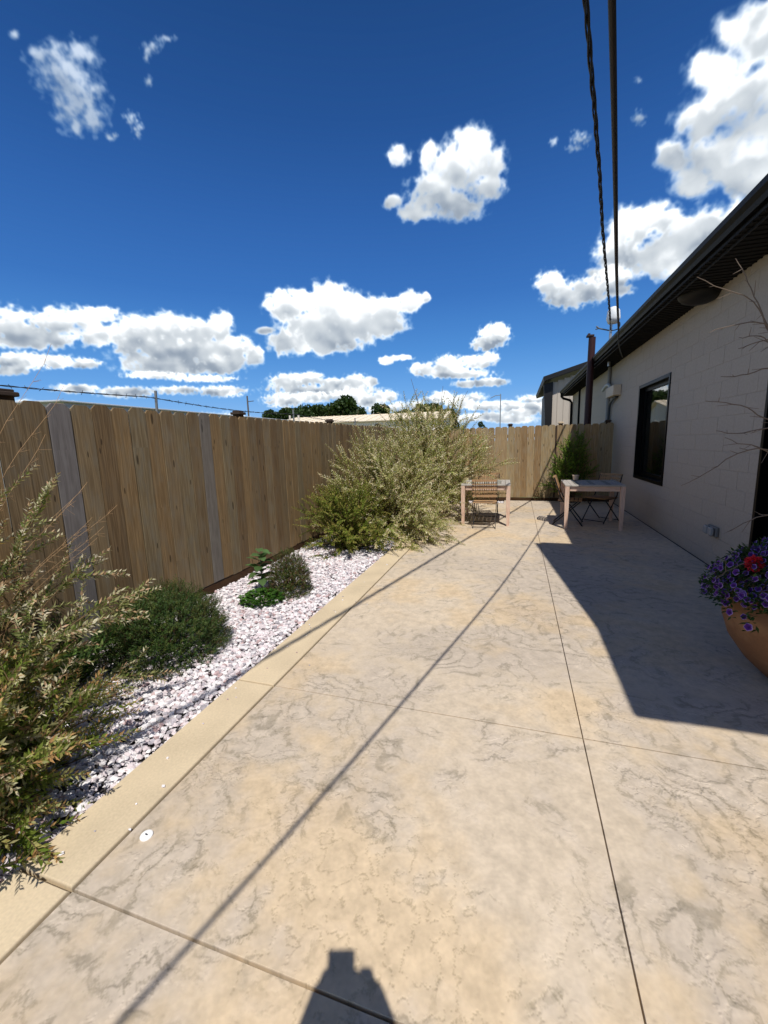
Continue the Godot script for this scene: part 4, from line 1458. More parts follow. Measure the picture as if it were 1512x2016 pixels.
func make_furniture() -> void:
	M.teak = mat(Color(1, 1, 1), 0.7)
	M.teak.albedo_texture = tex(wood_image(401, 64, 256, 1.6, 0, Color8(214, 184, 164), Color8(184, 150, 130), Color8(198, 180, 166), 0.4))
	M.teak.uv1_scale = Vector3(4, 1, 1)
	M.grey_teak = mat(Color(1, 1, 1), 0.75)
	M.grey_teak.albedo_texture = tex(wood_image(402, 64, 256, 1.8, 0, Color8(180, 172, 162), Color8(142, 136, 128), Color8(190, 186, 178), 0.6))
	M.grey_teak.uv1_scale = Vector3(8, 1, 1)
	M.grey_teak2 = M.grey_teak.duplicate()
	M.grey_teak2.albedo_color = Color(0.82, 0.84, 0.82)
	M.iron = mat(Color8(32, 30, 30), 0.5)
	M.chair_wood = mat(Color(1, 1, 1), 0.65)
	M.chair_wood.albedo_texture = tex(wood_image(403, 64, 256, 1.6, 0, Color8(176, 140, 102), Color8(134, 102, 72), Color8(168, 146, 120), 0.45))
	M.chair_wood.uv1_scale = Vector3(8, 1, 1)
	rng.seed = 71
	make_table(Vector3(-0.555, 0, -8.22), 0.03, "pale wooden table standing in full sun at the far left", 0.88, 0.96)
	make_table(Vector3(1.265, 0, -8.16), -0.02, "pale wooden table half in shade beside the block wall", 0.92, 0.98)
	var c := make_chair()
	var spots := [[Vector3(-0.545, 0, -7.74), 0.02, "slatted folding chair with its back to the viewer at the sunny table"],
		[Vector3(-0.57, 0, -8.80), PI - 0.05, "slatted folding chair facing the viewer behind the sunny table"],
		[Vector3(0.93, 0, -8.22), -PI / 2 - 0.15, "slatted folding chair at the left end of the shaded table"],
		[Vector3(1.52, 0, -8.56), PI - 0.75, "slatted folding chair in shade at the far side of the right table"]]
	for i in spots.size():
		var o: Node3D = c
		if i > 0:
			o = c.duplicate()
			o.name = numbered("folding_chair")
			add_child(o)
		o.position = spots[i][0]
		o.rotation.y = spots[i][1]
		o.set_meta("label", spots[i][2])
	var cup := MB.new()
	cup.lathe(Vector3.ZERO, [Vector2(0.0, 0.0), Vector2(0.038, 0.0), Vector2(0.046, 0.02), Vector2(0.056, 0.085), Vector2(0.062, 0.088), Vector2(0.062, 0.10), Vector2(0.052, 0.10), Vector2(0.044, 0.03), Vector2(0.0, 0.025)], 20)
	solo("clay_bowl", cup, mat(Color8(206, 184, 160), 0.8), "small pale clay pot standing on the shaded table", "pot", Vector3(1.06, 0.772, -8.55))
	var cap := thing("plastic_cap", Vector3(-1.405, 0.0, -1.08), "small white round cap lying on the near left patio", "cap")
	var cb := MB.new()
	cb.lathe(Vector3.ZERO, [Vector2(0.024, 0.0), Vector2(0.025, 0.004), Vector2(0.022, 0.008), Vector2(0.008, 0.008), Vector2(0.007, 0.005), Vector2(0.0, 0.005)], 18)
	part("disc", cb, mat(Color8(235, 235, 235), 0.5), cap)
	var cd := MB.new()
	cd.box(Vector3(0, 0.0095, 0), Vector3(0.010, 0.003, 0.004))
	part("slot", cd, mat(Color8(40, 44, 60), 0.6), cap)

# ---------------------------------------------------------------- planter on the right
func make_planter() -> void:
	rng.seed = 81
	var P := Vector3(1.83, 0, -3.05)
	var im := Image.create(256, 256, false, Image.FORMAT_RGB8)
	var n1 := grey(noise(0.02, 4, 88), 256)
	var n2 := grey(noise(0.25, 2, 89), 256)
	for i in 256 * 256:
		var k := n1[i] / 255.0
		im.set_pixel(i % 256, i / 256, Color8(134, 96, 66).lerp(Color8(152, 114, 80), smoothstep(0.4, 0.8, k)) * (0.95 + n2[i] / 255.0 * 0.1))
	var tm := mat(Color(1, 1, 1), 0.85)
	tm.albedo_texture = tex(im)
	var pot := thing("terracotta_pot", P, "large round terracotta planter in the shade at the right edge", "planter")
	var b := MB.new()
	b.lathe(Vector3.ZERO, [Vector2(0.0, 0.0), Vector2(0.26, 0.0), Vector2(0.30, 0.03), Vector2(0.40, 0.13), Vector2(0.48, 0.25), Vector2(0.52, 0.38), Vector2(0.51, 0.48), Vector2(0.46, 0.56), Vector2(0.45, 0.585), Vector2(0.475, 0.60), Vector2(0.48, 0.64), Vector2(0.455, 0.65), Vector2(0.43, 0.63), Vector2(0.42, 0.56)], 48)
	part("bowl", b, tm, pot)
	var so := MB.new()
	so.lathe(Vector3.ZERO, [Vector2(0.0, 0.60), Vector2(0.2, 0.60), Vector2(0.424, 0.575)], 32)
	part("soil", so, mat(Color8(52, 40, 32), 0.95), pot)
	# petunias, dark violet with a pale edge, spilling over the rim
	var pet := thing("petunia_plant", P + Vector3(0, 0.60, 0), "purple pale-edged petunias spilling over the terracotta rim", "flowers")
	var fb := MB.new()
	fb.col = Color(0.05, 0.008, 0.11)
	var ce := fb.add(Vector3(0, -0.012, 0), Vector3.UP)
	var ring := []
	for r in 3:
		var row := []
		for k in 20:
			var a := TAU * k / 20.0
			var lob := 1.0 + 0.10 * cos(a * 5.0)
			var rr: float = [0.011, 0.021, 0.026][r] * (lob if r > 0 else 1.0)
			fb.col = [Color(0.07, 0.010, 0.15), Color(0.10, 0.018, 0.24), Color(0.42, 0.33, 0.60)][r]
			row.append(fb.add(Vector3(cos(a) * rr, [0.002, 0.007, 0.004][r], sin(a) * rr), (Vector3.UP + Vector3(cos(a), 0, sin(a)) * 0.3 * (r - 1)).normalized()))
		ring.append(row)
	for k in 20:
		var j := (k + 1) % 20
		fb.t3(ce, ring[0][k], ring[0][j])
		fb.t4(ring[0][k], ring[0][j], ring[1][j], ring[1][k])
		fb.t4(ring[1][k], ring[1][j], ring[2][j], ring[2][k])
	var fmesh := fb.mesh()
	var fm := mat(Color(1, 1, 1), 0.7)
	fm.vertex_color_use_as_albedo = true
	var green := MB.new()
	var gw := MB.new()
	for i in 420:
		var a := PI + rng.randfn(0.0, 0.62)
		var r := rng.randf_range(0.30, 0.62)
		var p := Vector3(cos(a) * r, 0.19 - pow(maxf(r - 0.30, 0.0) / 0.32, 1.7) * 0.27 + rng.randf_range(-0.10, 0.08), -sin(a) * r)
		if i < 260:
			var o := put("blossom", fmesh, fm, pet)
			var d := (Vector3(cos(a), 0.5, -sin(a)) + rand_dir() * 0.4 + Vector3(-0.5, 0.1, 0.5)).normalized()
			o.position = p + d * 0.02
			o.basis = Basis(Quaternion(Vector3.UP, d)).scaled(Vector3.ONE * rng.randf_range(0.6, 0.85))
		for k in 7:
			green.leaf(p + rand_dir() * 0.03, (rand_dir() + Vector3(cos(a), 0.3, -sin(a)) * 0.8).normalized(), Vector3.UP, rng.randf_range(0.025, 0.045), 0.018, jitter(Color(0.05, 0.10, 0.025), 0.3))
		if i % 4 == 0:
			gw.tube([Vector3(cos(a) * 0.2, 0.0, -sin(a) * 0.2), Vector3(cos(a) * r * 0.8, 0.14, -sin(a) * r * 0.8), p], [0.003, 0.0025, 0.002], 4, false)
	part("stems", gw, M.bark, pet)
	part("foliage", green, M.leaf, pet)
	# red geranium and pale dusty leaves further in
	var ger := thing("geranium_plant", P + Vector3(-0.14, 0.60, 0.14), "single round red geranium bloom above the petunias", "flower")
	var rb := MB.new()
	var cen := Vector3(-0.31, 0.175, -0.07)
	for i in 150:
		var d := rand_dir()
		rb.leaf(cen + d * 0.030, (d + rand_dir() * 0.6).normalized(), rand_dir(), 0.026, 0.022, jitter(Color(0.55, 0.015, 0.03), 0.25), 0.1, 0.1)
	var rm := mat(Color(1, 1, 1), 0.6)
	rm.vertex_color_use_as_albedo = true
	part("bloom", rb, rm, ger)
	var gs := MB.new()
	gs.tube([Vector3(0, 0, 0), Vector3(-0.16, 0.10, -0.03), cen], [0.004], 5)
	part("stem", gs, mat(Color8(96, 118, 70), 0.8), ger)
	var dm := thing("dusty_miller", P + Vector3(-0.12, 0.60, 0.02), "pale grey-green leaves in the middle of the planter", "plant")
	var dmb := MB.new()
	for i in 150:
		var a := rng.randf() * TAU
		dmb.leaf(Vector3(cos(a) * 0.10, rng.randf_range(0.02, 0.2), sin(a) * 0.10), Vector3(cos(a), rng.randf_range(0.1, 1.0), sin(a)).normalized(), Vector3.UP, rng.randf_range(0.04, 0.09), 0.022, jitter(Color(0.30, 0.36, 0.29), 0.2))
	part("foliage", dmb, M.leaf, dm)
	# trailing blades
	var gr := thing("ornamental_grass", P + Vector3(-0.05, 0.60, 0.0), "long dark blades arching out of the planter", "grass")
	var gb := MB.new()
	for i in 26:
		var a := rng.randf_range(PI * 0.5, PI * 1.6)
		var l := rng.randf_range(0.35, 0.62)
		var q := Vector3.ZERO
		var d := Vector3(cos(a), rng.randf_range(0.5, 1.2), -sin(a)).normalized()
		var pts := [q]
		for k in 9:
			d = (d + Vector3(0, -0.13, 0)).normalized()
			q += d * l / 9.0
			pts.append(q)
		gb.tube(pts, [0.004, 0.0035, 0.003, 0.003, 0.0025, 0.002, 0.002, 0.0015, 0.001], 4, false)
	part("blades", gb, mat(Color8(66, 74, 46), 0.7), gr)
	# bare branches reaching across the wall
	var br := thing("bare_branches", P + Vector3(0, 0.60, 0), "leafless grey twigs reaching from the planter across the pale wall", "branches")
	var tw := [[Vector3(0.96, 2.45, -3.0), Vector3(1.03, 2.40, -3.0), Vector3(1.13, 2.35, -3.0), Vector3(1.24, 2.28, -3.0), Vector3(1.32, 2.15, -3.0), Vector3(1.48, 1.8, -3.02)],
		[Vector3(1.03, 2.13, -2.96), Vector3(1.15, 2.16, -2.97), Vector3(1.32, 2.15, -3.0), Vector3(1.55, 1.9, -3.03)],
		[Vector3(1.21, 2.10, -3.05), Vector3(1.32, 2.09, -3.04), Vector3(1.5, 1.85, -3.02)],
		[Vector3(1.15, 1.89, -3.06), Vector3(1.27, 1.89, -3.06), Vector3(1.36, 1.92, -3.05), Vector3(1.56, 1.7, -3.04)],
		[Vector3(1.11, 1.57, -2.95), Vector3(1.23, 1.55, -2.97), Vector3(1.40, 1.58, -3.0), Vector3(1.6, 1.4, -3.03)],
		[Vector3(0.97, 1.24, -3.0), Vector3(1.05, 1.29, -3.0), Vector3(1.12, 1.34, -3.0), Vector3(1.22, 1.42, -3.0), Vector3(1.31, 1.46, -3.0), Vector3(1.42, 1.44, -3.0), Vector3(1.64, 1.15, -3.04)],
		[Vector3(1.21, 1.53, -3.08), Vector3(1.28, 1.49, -3.06), Vector3(1.38, 1.46, -3.02), Vector3(1.62, 1.2, -3.04)],
		[Vector3(1.23, 0.96, -2.98), Vector3(1.35, 1.04, -3.0), Vector3(1.45, 1.07, -3.0), Vector3(1.7, 0.9, -3.04)],
		[Vector3(1.17, 2.02, -2.94), Vector3(1.33, 2.06, -2.97), Vector3(1.52, 1.85, -3.02)],
		[Vector3(1.19, 0.68, -2.95), Vector3(1.28, 0.75, -2.97), Vector3(1.45, 0.83, -3.0), Vector3(1.72, 0.75, -3.04)],
		[Vector3(1.18, 2.55, -3.1), Vector3(1.27, 2.30, -3.05), Vector3(1.42, 1.95, -3.03)],
		[Vector3(1.10, 1.76, -3.12), Vector3(1.26, 1.72, -3.09), Vector3(1.58, 1.5, -3.04)]]
	var tmx := mat(Color8(118, 104, 92), 0.85)
	var trunk := MB.new()
	trunk.tube([Vector3(0.0, -0.03, 0.0), Vector3(-0.10, 0.25, 0.0), Vector3(-0.20, 0.6, 0.0), Vector3(-0.27, 1.0, 0.02), Vector3(-0.36, 1.35, 0.03)], [0.014, 0.012, 0.010, 0.008, 0.005], 7)
	part("stem", trunk, tmx, br)
	for l: Array in tw:
		var pts := []
		for q: Vector3 in l:
			pts.append(q - br.position)
		pts.reverse()
		var m := MB.new()
		var ap := arc_points(pts, 16)
		for i in ap.size():
			ap[i] += rand_dir() * 0.005
		m.tube(ap, [0.0058, 0.0055, 0.005, 0.005, 0.0045, 0.0045, 0.004, 0.004, 0.0035, 0.0035, 0.003, 0.003, 0.003, 0.0025, 0.0025, 0.002, 0.0015], 5)
		for k in 7:
			var q: Vector3 = ap[4 + (k * 5) % 12]
			m.tube([q, q + (rand_dir() + Vector3(-0.8, 0.3, 0)).normalized() * rng.randf_range(0.02, 0.09)], [0.002, 0.001], 4)
		part("twig", m, tmx, br)

# ---------------------------------------------------------------- the photographer, whose hands and phone throw the shadow at the bottom
func blend_mesh(bones: Array, cell: float, k: float, b: MB) -> void:
	var lo := Vector3(99, 99, 99)
	var hi := -lo
	for q in bones:
		var m := Vector3.ONE * (maxf(q[2], q[3]) + 0.06)
		lo = lo.min((q[0] as Vector3).min(q[1]) - m)
		hi = hi.max((q[0] as Vector3).max(q[1]) + m)
	var nx := int((hi.x - lo.x) / cell) + 2
	var ny := int((hi.y - lo.y) / cell) + 2
	var nz := int((hi.z - lo.z) / cell) + 2
	var f := PackedFloat32Array()
	f.resize(nx * ny * nz)
	for q in bones:
		var a: Vector3 = q[0]
		var c: Vector3 = q[1]
		var ra: float = q[2]
		var rb: float = q[3]
		var d := c - a
		var dl := maxf(d.length_squared(), 1e-9)
		var m := Vector3.ONE * (maxf(ra, rb) + 0.05)
		var i0 := Vector3i(((a.min(c) - m - lo) / cell).floor()).clamp(Vector3i.ZERO, Vector3i(nx - 1, ny - 1, nz - 1))
		var i1 := Vector3i(((a.max(c) + m - lo) / cell).ceil()).clamp(Vector3i.ZERO, Vector3i(nx - 1, ny - 1, nz - 1))
		for z in range(i0.z, i1.z + 1):
			for y in range(i0.y, i1.y + 1):
				for x in range(i0.x, i1.x + 1):
					var p := lo + Vector3(x, y, z) * cell
					var t := clampf((p - a).dot(d) / dl, 0.0, 1.0)
					f[(z * ny + y) * nx + x] += exp(-k * (p.distance_to(a + d * t) - lerpf(ra, rb, t)))
	# positive inside: sum of exp(-k d) above 1
	var vid := {}
	for z in nz - 1:
		for y in ny - 1:
			for x in nx - 1:
				var mask := 0
				var v8 := []
				for q in 8:
					var val := f[((z + (q >> 2)) * ny + y + ((q >> 1) & 1)) * nx + x + (q & 1)] - 1.0
					v8.append(val)
					if val > 0.0:
						mask |= 1 << q
				if mask == 0 or mask == 255:
					continue
				var sum := Vector3.ZERO
				var cnt := 0
				for e in [[0, 1], [2, 3], [4, 5], [6, 7], [0, 2], [1, 3], [4, 6], [5, 7], [0, 4], [1, 5], [2, 6], [3, 7]]:
					var va: float = v8[e[0]]
					var vb: float = v8[e[1]]
					if (va > 0.0) != (vb > 0.0):
						var la := log(maxf(va + 1.0, 1e-12))
						var lb := log(maxf(vb + 1.0, 1e-12))
						var t := clampf(la / (la - lb), 0.0, 1.0)
						var pa := Vector3(e[0] & 1, (e[0] >> 1) & 1, e[0] >> 2)
						var pb := Vector3(e[1] & 1, (e[1] >> 1) & 1, e[1] >> 2)
						sum += pa.lerp(pb, t)
						cnt += 1
				var g := Vector3(v8[1] + v8[3] + v8[5] + v8[7] - v8[0] - v8[2] - v8[4] - v8[6], v8[2] + v8[3] + v8[6] + v8[7] - v8[0] - v8[1] - v8[4] - v8[5], v8[4] + v8[5] + v8[6] + v8[7] - v8[0] - v8[1] - v8[2] - v8[3])
				vid[(z * ny + y) * nx + x] = b.add(lo + (Vector3(x, y, z) + sum / cnt) * cell, -g.normalized())
	for z in range(1, nz - 1):
		for y in range(1, ny - 1):
			for x in range(1, nx - 1):
				var i := (z * ny + y) * nx + x
				var s := f[i] > 1.0
				if s != (f[i + 1] > 1.0):
					b.t4(vid[i], vid[i - nx], vid[i - nx - nx * ny], vid[i - nx * ny])
				if s != (f[i + nx] > 1.0):
					b.t4(vid[i], vid[i - 1], vid[i - 1 - nx * ny], vid[i - nx * ny])
				if s != (f[i + nx * ny] > 1.0):
					b.t4(vid[i], vid[i - 1], vid[i - 1 - nx], vid[i - nx])

func make_person() -> void:
	var o := thing("person", Vector3(0.055, 0, 0.24), "person in dark clothes holding up a phone, casting the shadow at the bottom", "person")
	o.rotation.y = deg_to_rad(17.888)
	var skin := mat(Color8(196, 152, 124), 0.6)
	var cloth := mat(Color8(52, 58, 74), 0.9)
	var jeans := mat(Color8(44, 52, 70), 0.9)
	var bd := MB.new()
	var bones := [
		[Vector3(0, 1.66, -0.09), Vector3(0, 1.70, -0.08), 0.086, 0.094], [Vector3(0, 1.60, -0.13), Vector3(0, 1.66, -0.11), 0.064, 0.076], [Vector3(0, 1.42, 0.03), Vector3(0, 1.60, -0.07), 0.060, 0.054], [Vector3(0, 1.665, -0.165), Vector3(0, 1.635, -0.190), 0.012, 0.018], [Vector3(-0.092, 1.645, -0.08), Vector3(-0.094, 1.675, -0.075), 0.016, 0.020], [Vector3(0.092, 1.645, -0.08), Vector3(0.094, 1.675, -0.075), 0.016, 0.020],
		[Vector3(-0.13, 1.40, 0.03), Vector3(0.13, 1.40, 0.03), 0.075, 0.075], [Vector3(-0.07, 1.22, 0.02), Vector3(0.07, 1.22, 0.02), 0.12, 0.12], [Vector3(-0.06, 1.03, 0.02), Vector3(0.06, 1.03, 0.02), 0.11, 0.11], [Vector3(-0.075, 0.92, 0.03), Vector3(0.075, 0.92, 0.03), 0.105, 0.105]]
	for s: float in [-1.0, 1.0]:
		bones.append([Vector3(s * 0.19, 1.40, 0.03), Vector3(s * 0.265, 1.19, -0.06), 0.055, 0.044])
		bones.append([Vector3(s * 0.265, 1.19, -0.06), Vector3(s * 0.105, 1.485, -0.195), 0.044, 0.032])
		bones.append([Vector3(s * 0.09, 0.90, 0.03), Vector3(s * 0.10, 0.48, 0.0), 0.085, 0.055])
		bones.append([Vector3(s * 0.10, 0.48, 0.0), Vector3(s * 0.10, 0.08, 0.05), 0.055, 0.038])
		bones.append([Vector3(s * 0.10, 0.045, 0.08), Vector3(s * 0.12, 0.04, -0.13), 0.042, 0.038])
	blend_mesh(bones, 0.021, 60.0, bd)
	# hands: palms at the sides of the phone, four fingers along its back edge, thumbs on the near side
	for s: float in [-1.0, 1.0]:
		var hb := [[Vector3(s * 0.105, 1.485, -0.195), Vector3(s * 0.076, 1.565, -0.222), 0.032, 0.028]]
		for k in 4:
			var y := 1.535 + k * 0.022
			hb.append([Vector3(s * 0.078, y, -0.218), Vector3(s * 0.064, y + 0.006, -0.246), 0.0105, 0.0095])
			hb.append([Vector3(s * 0.064, y + 0.006, -0.246), Vector3(s * (0.038 + 0.004 * absf(k - 1.5)), y + 0.008, -0.2515), 0.0090, 0.0075])
		hb.append([Vector3(s * 0.078, 1.535, -0.206), Vector3(s * 0.052, 1.570, -0.212), 0.014, 0.011])
		hb.append([Vector3(s * 0.052, 1.570, -0.212), Vector3(s * 0.032, 1.590, -0.217), 0.011, 0.0085])
		blend_mesh(hb, 0.0045, 260.0, bd)
	part("body", bd, skin, o)
	var shirt := MB.new()
	var sbn := [[Vector3(-0.13, 1.40, 0.03), Vector3(0.13, 1.40, 0.03), 0.085, 0.085], [Vector3(-0.07, 1.20, 0.02), Vector3(0.07, 1.20, 0.02), 0.132, 0.132], [Vector3(-0.065, 1.00, 0.02), Vector3(0.065, 1.00, 0.02), 0.125, 0.125]]
	for s: float in [-1.0, 1.0]:
		sbn.append([Vector3(s * 0.19, 1.40, 0.03), Vector3(s * 0.245, 1.24, -0.04), 0.066, 0.058])
	blend_mesh(sbn, 0.022, 55.0, shirt)
	part("shirt", shirt, cloth, o)
	var tr := MB.new()
	var tbn := [[Vector3(-0.075, 0.92, 0.03), Vector3(0.075, 0.92, 0.03), 0.118, 0.118]]
	for s: float in [-1.0, 1.0]:
		tbn.append([Vector3(s * 0.09, 0.90, 0.03), Vector3(s * 0.10, 0.48, 0.0), 0.098, 0.070])
		tbn.append([Vector3(s * 0.10, 0.48, 0.0), Vector3(s * 0.10, 0.11, 0.05), 0.070, 0.055])
	blend_mesh(tbn, 0.022, 60.0, tr)
	part("trousers", tr, jeans, o)
	var hair := MB.new()
	blend_mesh([[Vector3(0, 1.735, -0.075), Vector3(0, 1.70, -0.05), 0.096, 0.088]], 0.02, 60.0, hair)
	part("hair", hair, mat(Color8(58, 44, 34), 0.8), o)
	for s: float in [-1.0, 1.0]:
		var e := MB.new()
		e.lathe(Vector3(s * 0.032, 1.665, -0.172), [Vector2(0.0, 0.010), Vector2(0.009, 0.006), Vector2(0.011, 0.0), Vector2(0.009, -0.006), Vector2(0.0, -0.010)], 10)
		part("eye", e, mat(Color8(230, 226, 220), 0.3), o)
	var mo := MB.new()
	mo.box(Vector3(0, 1.598, -0.196), Vector3(0.045, 0.010, 0.012), 0.004)
	part("mouth", mo, mat(Color8(150, 84, 78), 0.6), o)
	var ph := MB.new()
	ph.box(Vector3.ZERO, Vector3(0.082, 0.165, 0.009), 0.0035)
	var pm := solo("phone", ph, M.black, "black phone held upright in both hands of the photographer", "phone", Vector3(-0.035, 1.615, 0.021))
	pm.rotation = Vector3(deg_to_rad(-9.3), deg_to_rad(17.888), deg_to_rad(-1.6))


# ---------------------------------------------------------------- beyond the fences
func polar(az: float, dist: float) -> Vector3:
	return Vector3(sin(deg_to_rad(az)) * dist, 0, -cos(deg_to_rad(az)) * dist)

func far_tree(az: float, top: float, half: float, dist: float, label: String) -> void:
	var p := polar(az, dist)
	var h := 1.55 + dist * tan(deg_to_rad(top)) + 0.16
	var r := dist * tan(deg_to_rad(half)) * 1.5
	var o := thing("far_tree", p + Vector3(0, -0.16, 0), label, "tree", "trees beyond the fences")
	var tk := MB.new()
	tk.tube([Vector3.ZERO, Vector3(0.1, h * 0.3, 0), Vector3(-0.1, h * 0.7, 0.1)], [h * 0.03, h * 0.022, h * 0.008], 7)
	for i in 5:
		var a := i * 1.26
		tk.tube([Vector3(0, h * 0.3, 0), Vector3(cos(a) * r * 0.5, h * 0.55, sin(a) * r * 0.5), Vector3(cos(a) * r * 0.75, h * 0.75, sin(a) * r * 0.7)], [h * 0.012, h * 0.007, h * 0.003], 5, false)
	part("trunk", tk, M.bark, o)
	var cr := MB.new()
	var lobes := []
	for i in 13:
		var t := rng.randf()
		var a := rng.randf() * TAU
		var rr := r * (0.85 - 0.55 * t) * rng.randf_range(0.3, 1.0)
		lobes.append([Vector3(cos(a) * rr, h * lerpf(0.35, 0.9, t), sin(a) * rr), r * rng.randf_range(0.32, 0.52)])
	for i in 5000:
		var l: Array = lobes[i % 13]
		var d := rand_dir()
		var q: Vector3 = l[0] + d * l[1] * (1.0 - pow(rng.randf(), 2.0) * 0.5)
		if q.y > h or q.y < h * 0.15:
			q.y = clampf(q.y, h * 0.15, h)
		var c: Color = [Color(0.030, 0.060, 0.016), Color(0.042, 0.078, 0.020), Color(0.055, 0.088, 0.026)][rng.randi() % 3]
		cr.leaflet(q, (d + rand_dir()).normalized(), rand_dir(), r * 0.15, r * 0.13, jitter(c, 0.25))
	var f := part("crown", cr, M.leaf, o)
	f.set_meta("kind", "stuff")

func make_beyond() -> void:
	rng.seed = 501
	var specs := [[-34.4, 3.5, 0.9, 90.0, "small leftmost distant tree of the dark row beyond the fence"], [-32.3, 4.6, 1.7, 74.0, "low spreading dark tree left of the twin tall trees"], [-30.3, 4.8, 1.5, 72.0, "low dark tree behind the left end of the pale roof"], [-27.2, 5.5, 1.7, 76.0, "broad dark tree left of the tallest distant one"], [-25.4, 5.35, 1.4, 78.0, "dark tree squeezed between the two broad distant trees"], [-22.9, 6.35, 1.9, 72.0, "tallest dark distant tree above the pale roof"], [-20.7, 5.2, 1.0, 80.0, "narrow dark tree at the right shoulder of the tallest one"], [-17.8, 5.6, 1.2, 74.0, "lone round dark tree just left of the pale willow tops"],
		[-14.6, 4.6, 1.7, 76.0, "dark tree mostly covered by the left half of the willow tops"], [-11.5, 4.8, 2.0, 74.0, "dark tree mostly covered by the middle of the willow tops"], [-8.6, 4.2, 1.2, 78.0, "low dark tree mostly covered by the right half of the willow tops"], [-4.46, 2.75, 0.55, 64.0, "tiny dark round treetop peeping over the end fence"]]
	for s in specs:
		far_tree(s[0], s[1], s[2], s[3], s[4])
	# long pale warehouse
	var w := thing("warehouse", Vector3(-14.2, -0.40, -40.0), "long low pale metal warehouse roof seen over the left fence", "building")
	w.rotation.y = 0.10
	var wb := MB.new()
	wb.prism(PackedVector2Array([Vector2(-5.5, 0), Vector2(5.5, 0), Vector2(5.5, 3.9), Vector2(0.0, 4.75), Vector2(-5.5, 3.9)]), Vector3(-7.8, 0, 0), Vector3(0, 0, -1), Vector3.UP, 15.6)
	part("wall", wb, mat(Color8(226, 222, 214), 0.7), w)
	for s: float in [-1.0, 1.0]:
		var rf := MB.new()
		var an := atan2(0.85, 5.5)
		rf.box(Vector3(0, 4.40, s * 2.85), Vector3(16.2, 0.06, 6.0), 0.0, Basis(Vector3.RIGHT, s * an))
		var ro := part("roof", rf, mat(Color8(232, 218, 192), 0.6), w)
		for i in 20:
			var sm := MB.new()
			sm.box(Vector3(-7.7 + i * 0.81, 4.45, s * 2.85), Vector3(0.05, 0.06, 5.98), 0.0, Basis(Vector3.RIGHT, s * an))
			part("seam", sm, mat(Color8(224, 212, 188), 0.6), ro)
	for x: float in [-7.3, -6.4, 5.2]:
		var vt := MB.new()
		vt.tube([Vector3(x, 4.0, 2.6), Vector3(x, 4.95, 2.6)], [0.10], 8)
		part("vent", vt, mat(Color8(190, 186, 178), 0.6), w)
	# grey shed close behind the left fence
	var sh := thing("metal_shed", Vector3(-7.0, -0.16, -9.2), "light grey metal shed roof edge just over the near left fence", "shed")
	var sb := MB.new()
	sb.box(Vector3(-1.9, 1.28, 0), Vector3(3.7, 2.56, 8.3))
	part("wall", sb, mat(Color8(188, 190, 190), 0.6), sh)
	var sr := MB.new()
	sr.box(Vector3(-1.95, 2.60, 0), Vector3(3.9, 0.03, 8.5), 0.01, Basis(Vector3(0, 0, 1), -0.03))
	part("roof", sr, mat(Color8(206, 210, 212), 0.4, 0.3), sh)
	# barbed wire along the neighbour's line
	var bw := thing("barbed_wire_fence", Vector3(-4.4, -0.16, 0), "thin barbed wire on leaning steel posts above the near left fence", "wire fence")
	for z: Array in [[-0.6, 0.0], [-4.2, -0.06], [-7.8, 0.02], [-11.2, 0.0]]:
		var p := MB.new()
		p.bar(Vector3(0, 0, z[0]), Vector3(0, 2.46, z[0] + z[1] * 2.0), 0.03, 0.02, Vector3.RIGHT, 0.002)
		part("post", p, mat(Color8(140, 140, 138), 0.5, 0.5), bw)
	for y: float in [2.37, 2.10]:
		var wr := MB.new()
		for s in 2:
			var pts := []
			for i in 160:
				var z := 0.5 - i * 12.0 / 159.0
				var sag := -0.05 * sin(PI * fposmod((z + 0.6) / 3.6, 1.0))
				pts.append(Vector3(0.005 * cos(i * 1.3 + s * PI), y + sag + 0.005 * sin(i * 1.3 + s * PI), z))
			wr.tube(pts, [0.0035], 4)
		for i in 90:
			var z := 0.5 - i * 0.133
			var sag := -0.05 * sin(PI * fposmod((z + 0.6) / 3.6, 1.0))
			var c := Vector3(0, y + sag, z)
			var d := rand_dir() * 0.028
			wr.tube([c - d, c + d], [0.0028], 3)
		part("wire", wr, mat(Color8(66, 64, 66), 0.5, 0.4), bw)
	# poles far off
	var p1 := thing("street_light", polar(-2.22, 60.0) + Vector3(0, -0.16, 0), "thin distant light pole with one arm above the end fence", "street light")
	var a1 := MB.new()
	a1.tube([Vector3.ZERO, Vector3(0, 7.95, 0)], [0.09, 0.06], 7)
	part("pole", a1, mat(Color8(130, 138, 146), 0.5), p1)
	var a2 := MB.new()
	a2.tube([Vector3(0, 7.8, 0), Vector3(-0.7, 7.75, 0), Vector3(-1.35, 7.45, 0)], [0.05], 6)
	part("arm", a2, mat(Color8(130, 138, 146), 0.5), p1)
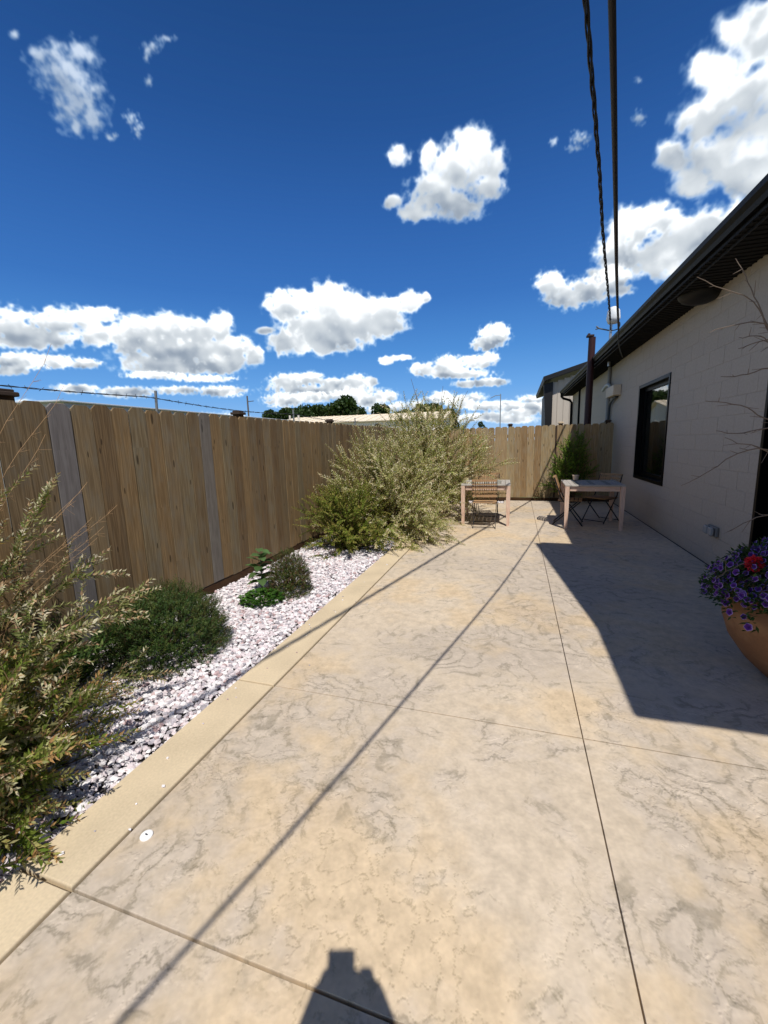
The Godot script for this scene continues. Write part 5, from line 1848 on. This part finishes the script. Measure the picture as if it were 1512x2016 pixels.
	var p2 := thing("utility_pole", polar(-35.2, 48.0) + Vector3(0, -0.16, 0), "thin distant pole over the left fence beside a post cap", "pole")
	var b1 := MB.new()
	b1.tube([Vector3.ZERO, Vector3(0, 7.2, 0)], [0.11, 0.08], 7)
	part("pole", b1, mat(Color8(96, 90, 86), 0.8), p2)
	var b2 := MB.new()
	b2.tube([Vector3(0, 6.6, 0), Vector3(0.9, 6.6, 0.2)], [0.04], 6)
	part("arm", b2, mat(Color8(96, 90, 86), 0.8), p2)
	# the beige metal building past the end fence
	var nb := thing("metal_building", Vector3(1.62, -0.16, -24.0), "beige ribbed metal building with black trim past the end fence", "building")
	var siding := mat(Color8(188, 178, 166), 0.6)
	var trim := mat(Color8(24, 24, 26), 0.5)
	for i in 22:
		var x := i * 0.30
		var sp := MB.new()
		var top := 4.48 + 0.16 + x * 0.29
		sp.box(Vector3(x + 0.15, top * 0.5, -0.05), Vector3(0.298, top, 0.1))
		sp.box(Vector3(x + 0.012, top * 0.5, 0.012), Vector3(0.026, top, 0.03), 0.004)
		part("siding_panel", sp, siding, nb)
	var lw := MB.new()
	lw.box(Vector3(0.05, 2.3, -4.6), Vector3(0.1, 4.6, 9.0))
	part("side_wall", lw, trim, nb)
	var ct := MB.new()
	ct.prism(PackedVector2Array([Vector2(-0.13, 0), Vector2(0.06, 0), Vector2(0.06, 4.66), Vector2(-0.38, 4.52), Vector2(-0.36, 4.2)]), Vector3(0, 0, -0.1), Vector3.RIGHT, Vector3.UP, 0.22)
	part("corner_trim", ct, trim, nb)
	var rf2 := MB.new()
	var ang := atan(0.29)
	rf2.box(Vector3(3.0, 4.76 + 0.16 + 2.95 * 0.29 - 0.02, -4.3), Vector3(7.1, 0.24, 9.6), 0.02, Basis(Vector3(0, 0, 1), ang))
	part("roof", rf2, trim, nb)

func _ready() -> void:
	light_and_camera()
	make_patio()
	make_bed()
	make_fences()
	make_building()
	make_utilities()
	make_plants()
	make_furniture()
	make_planter()
	make_beyond()
	make_person()
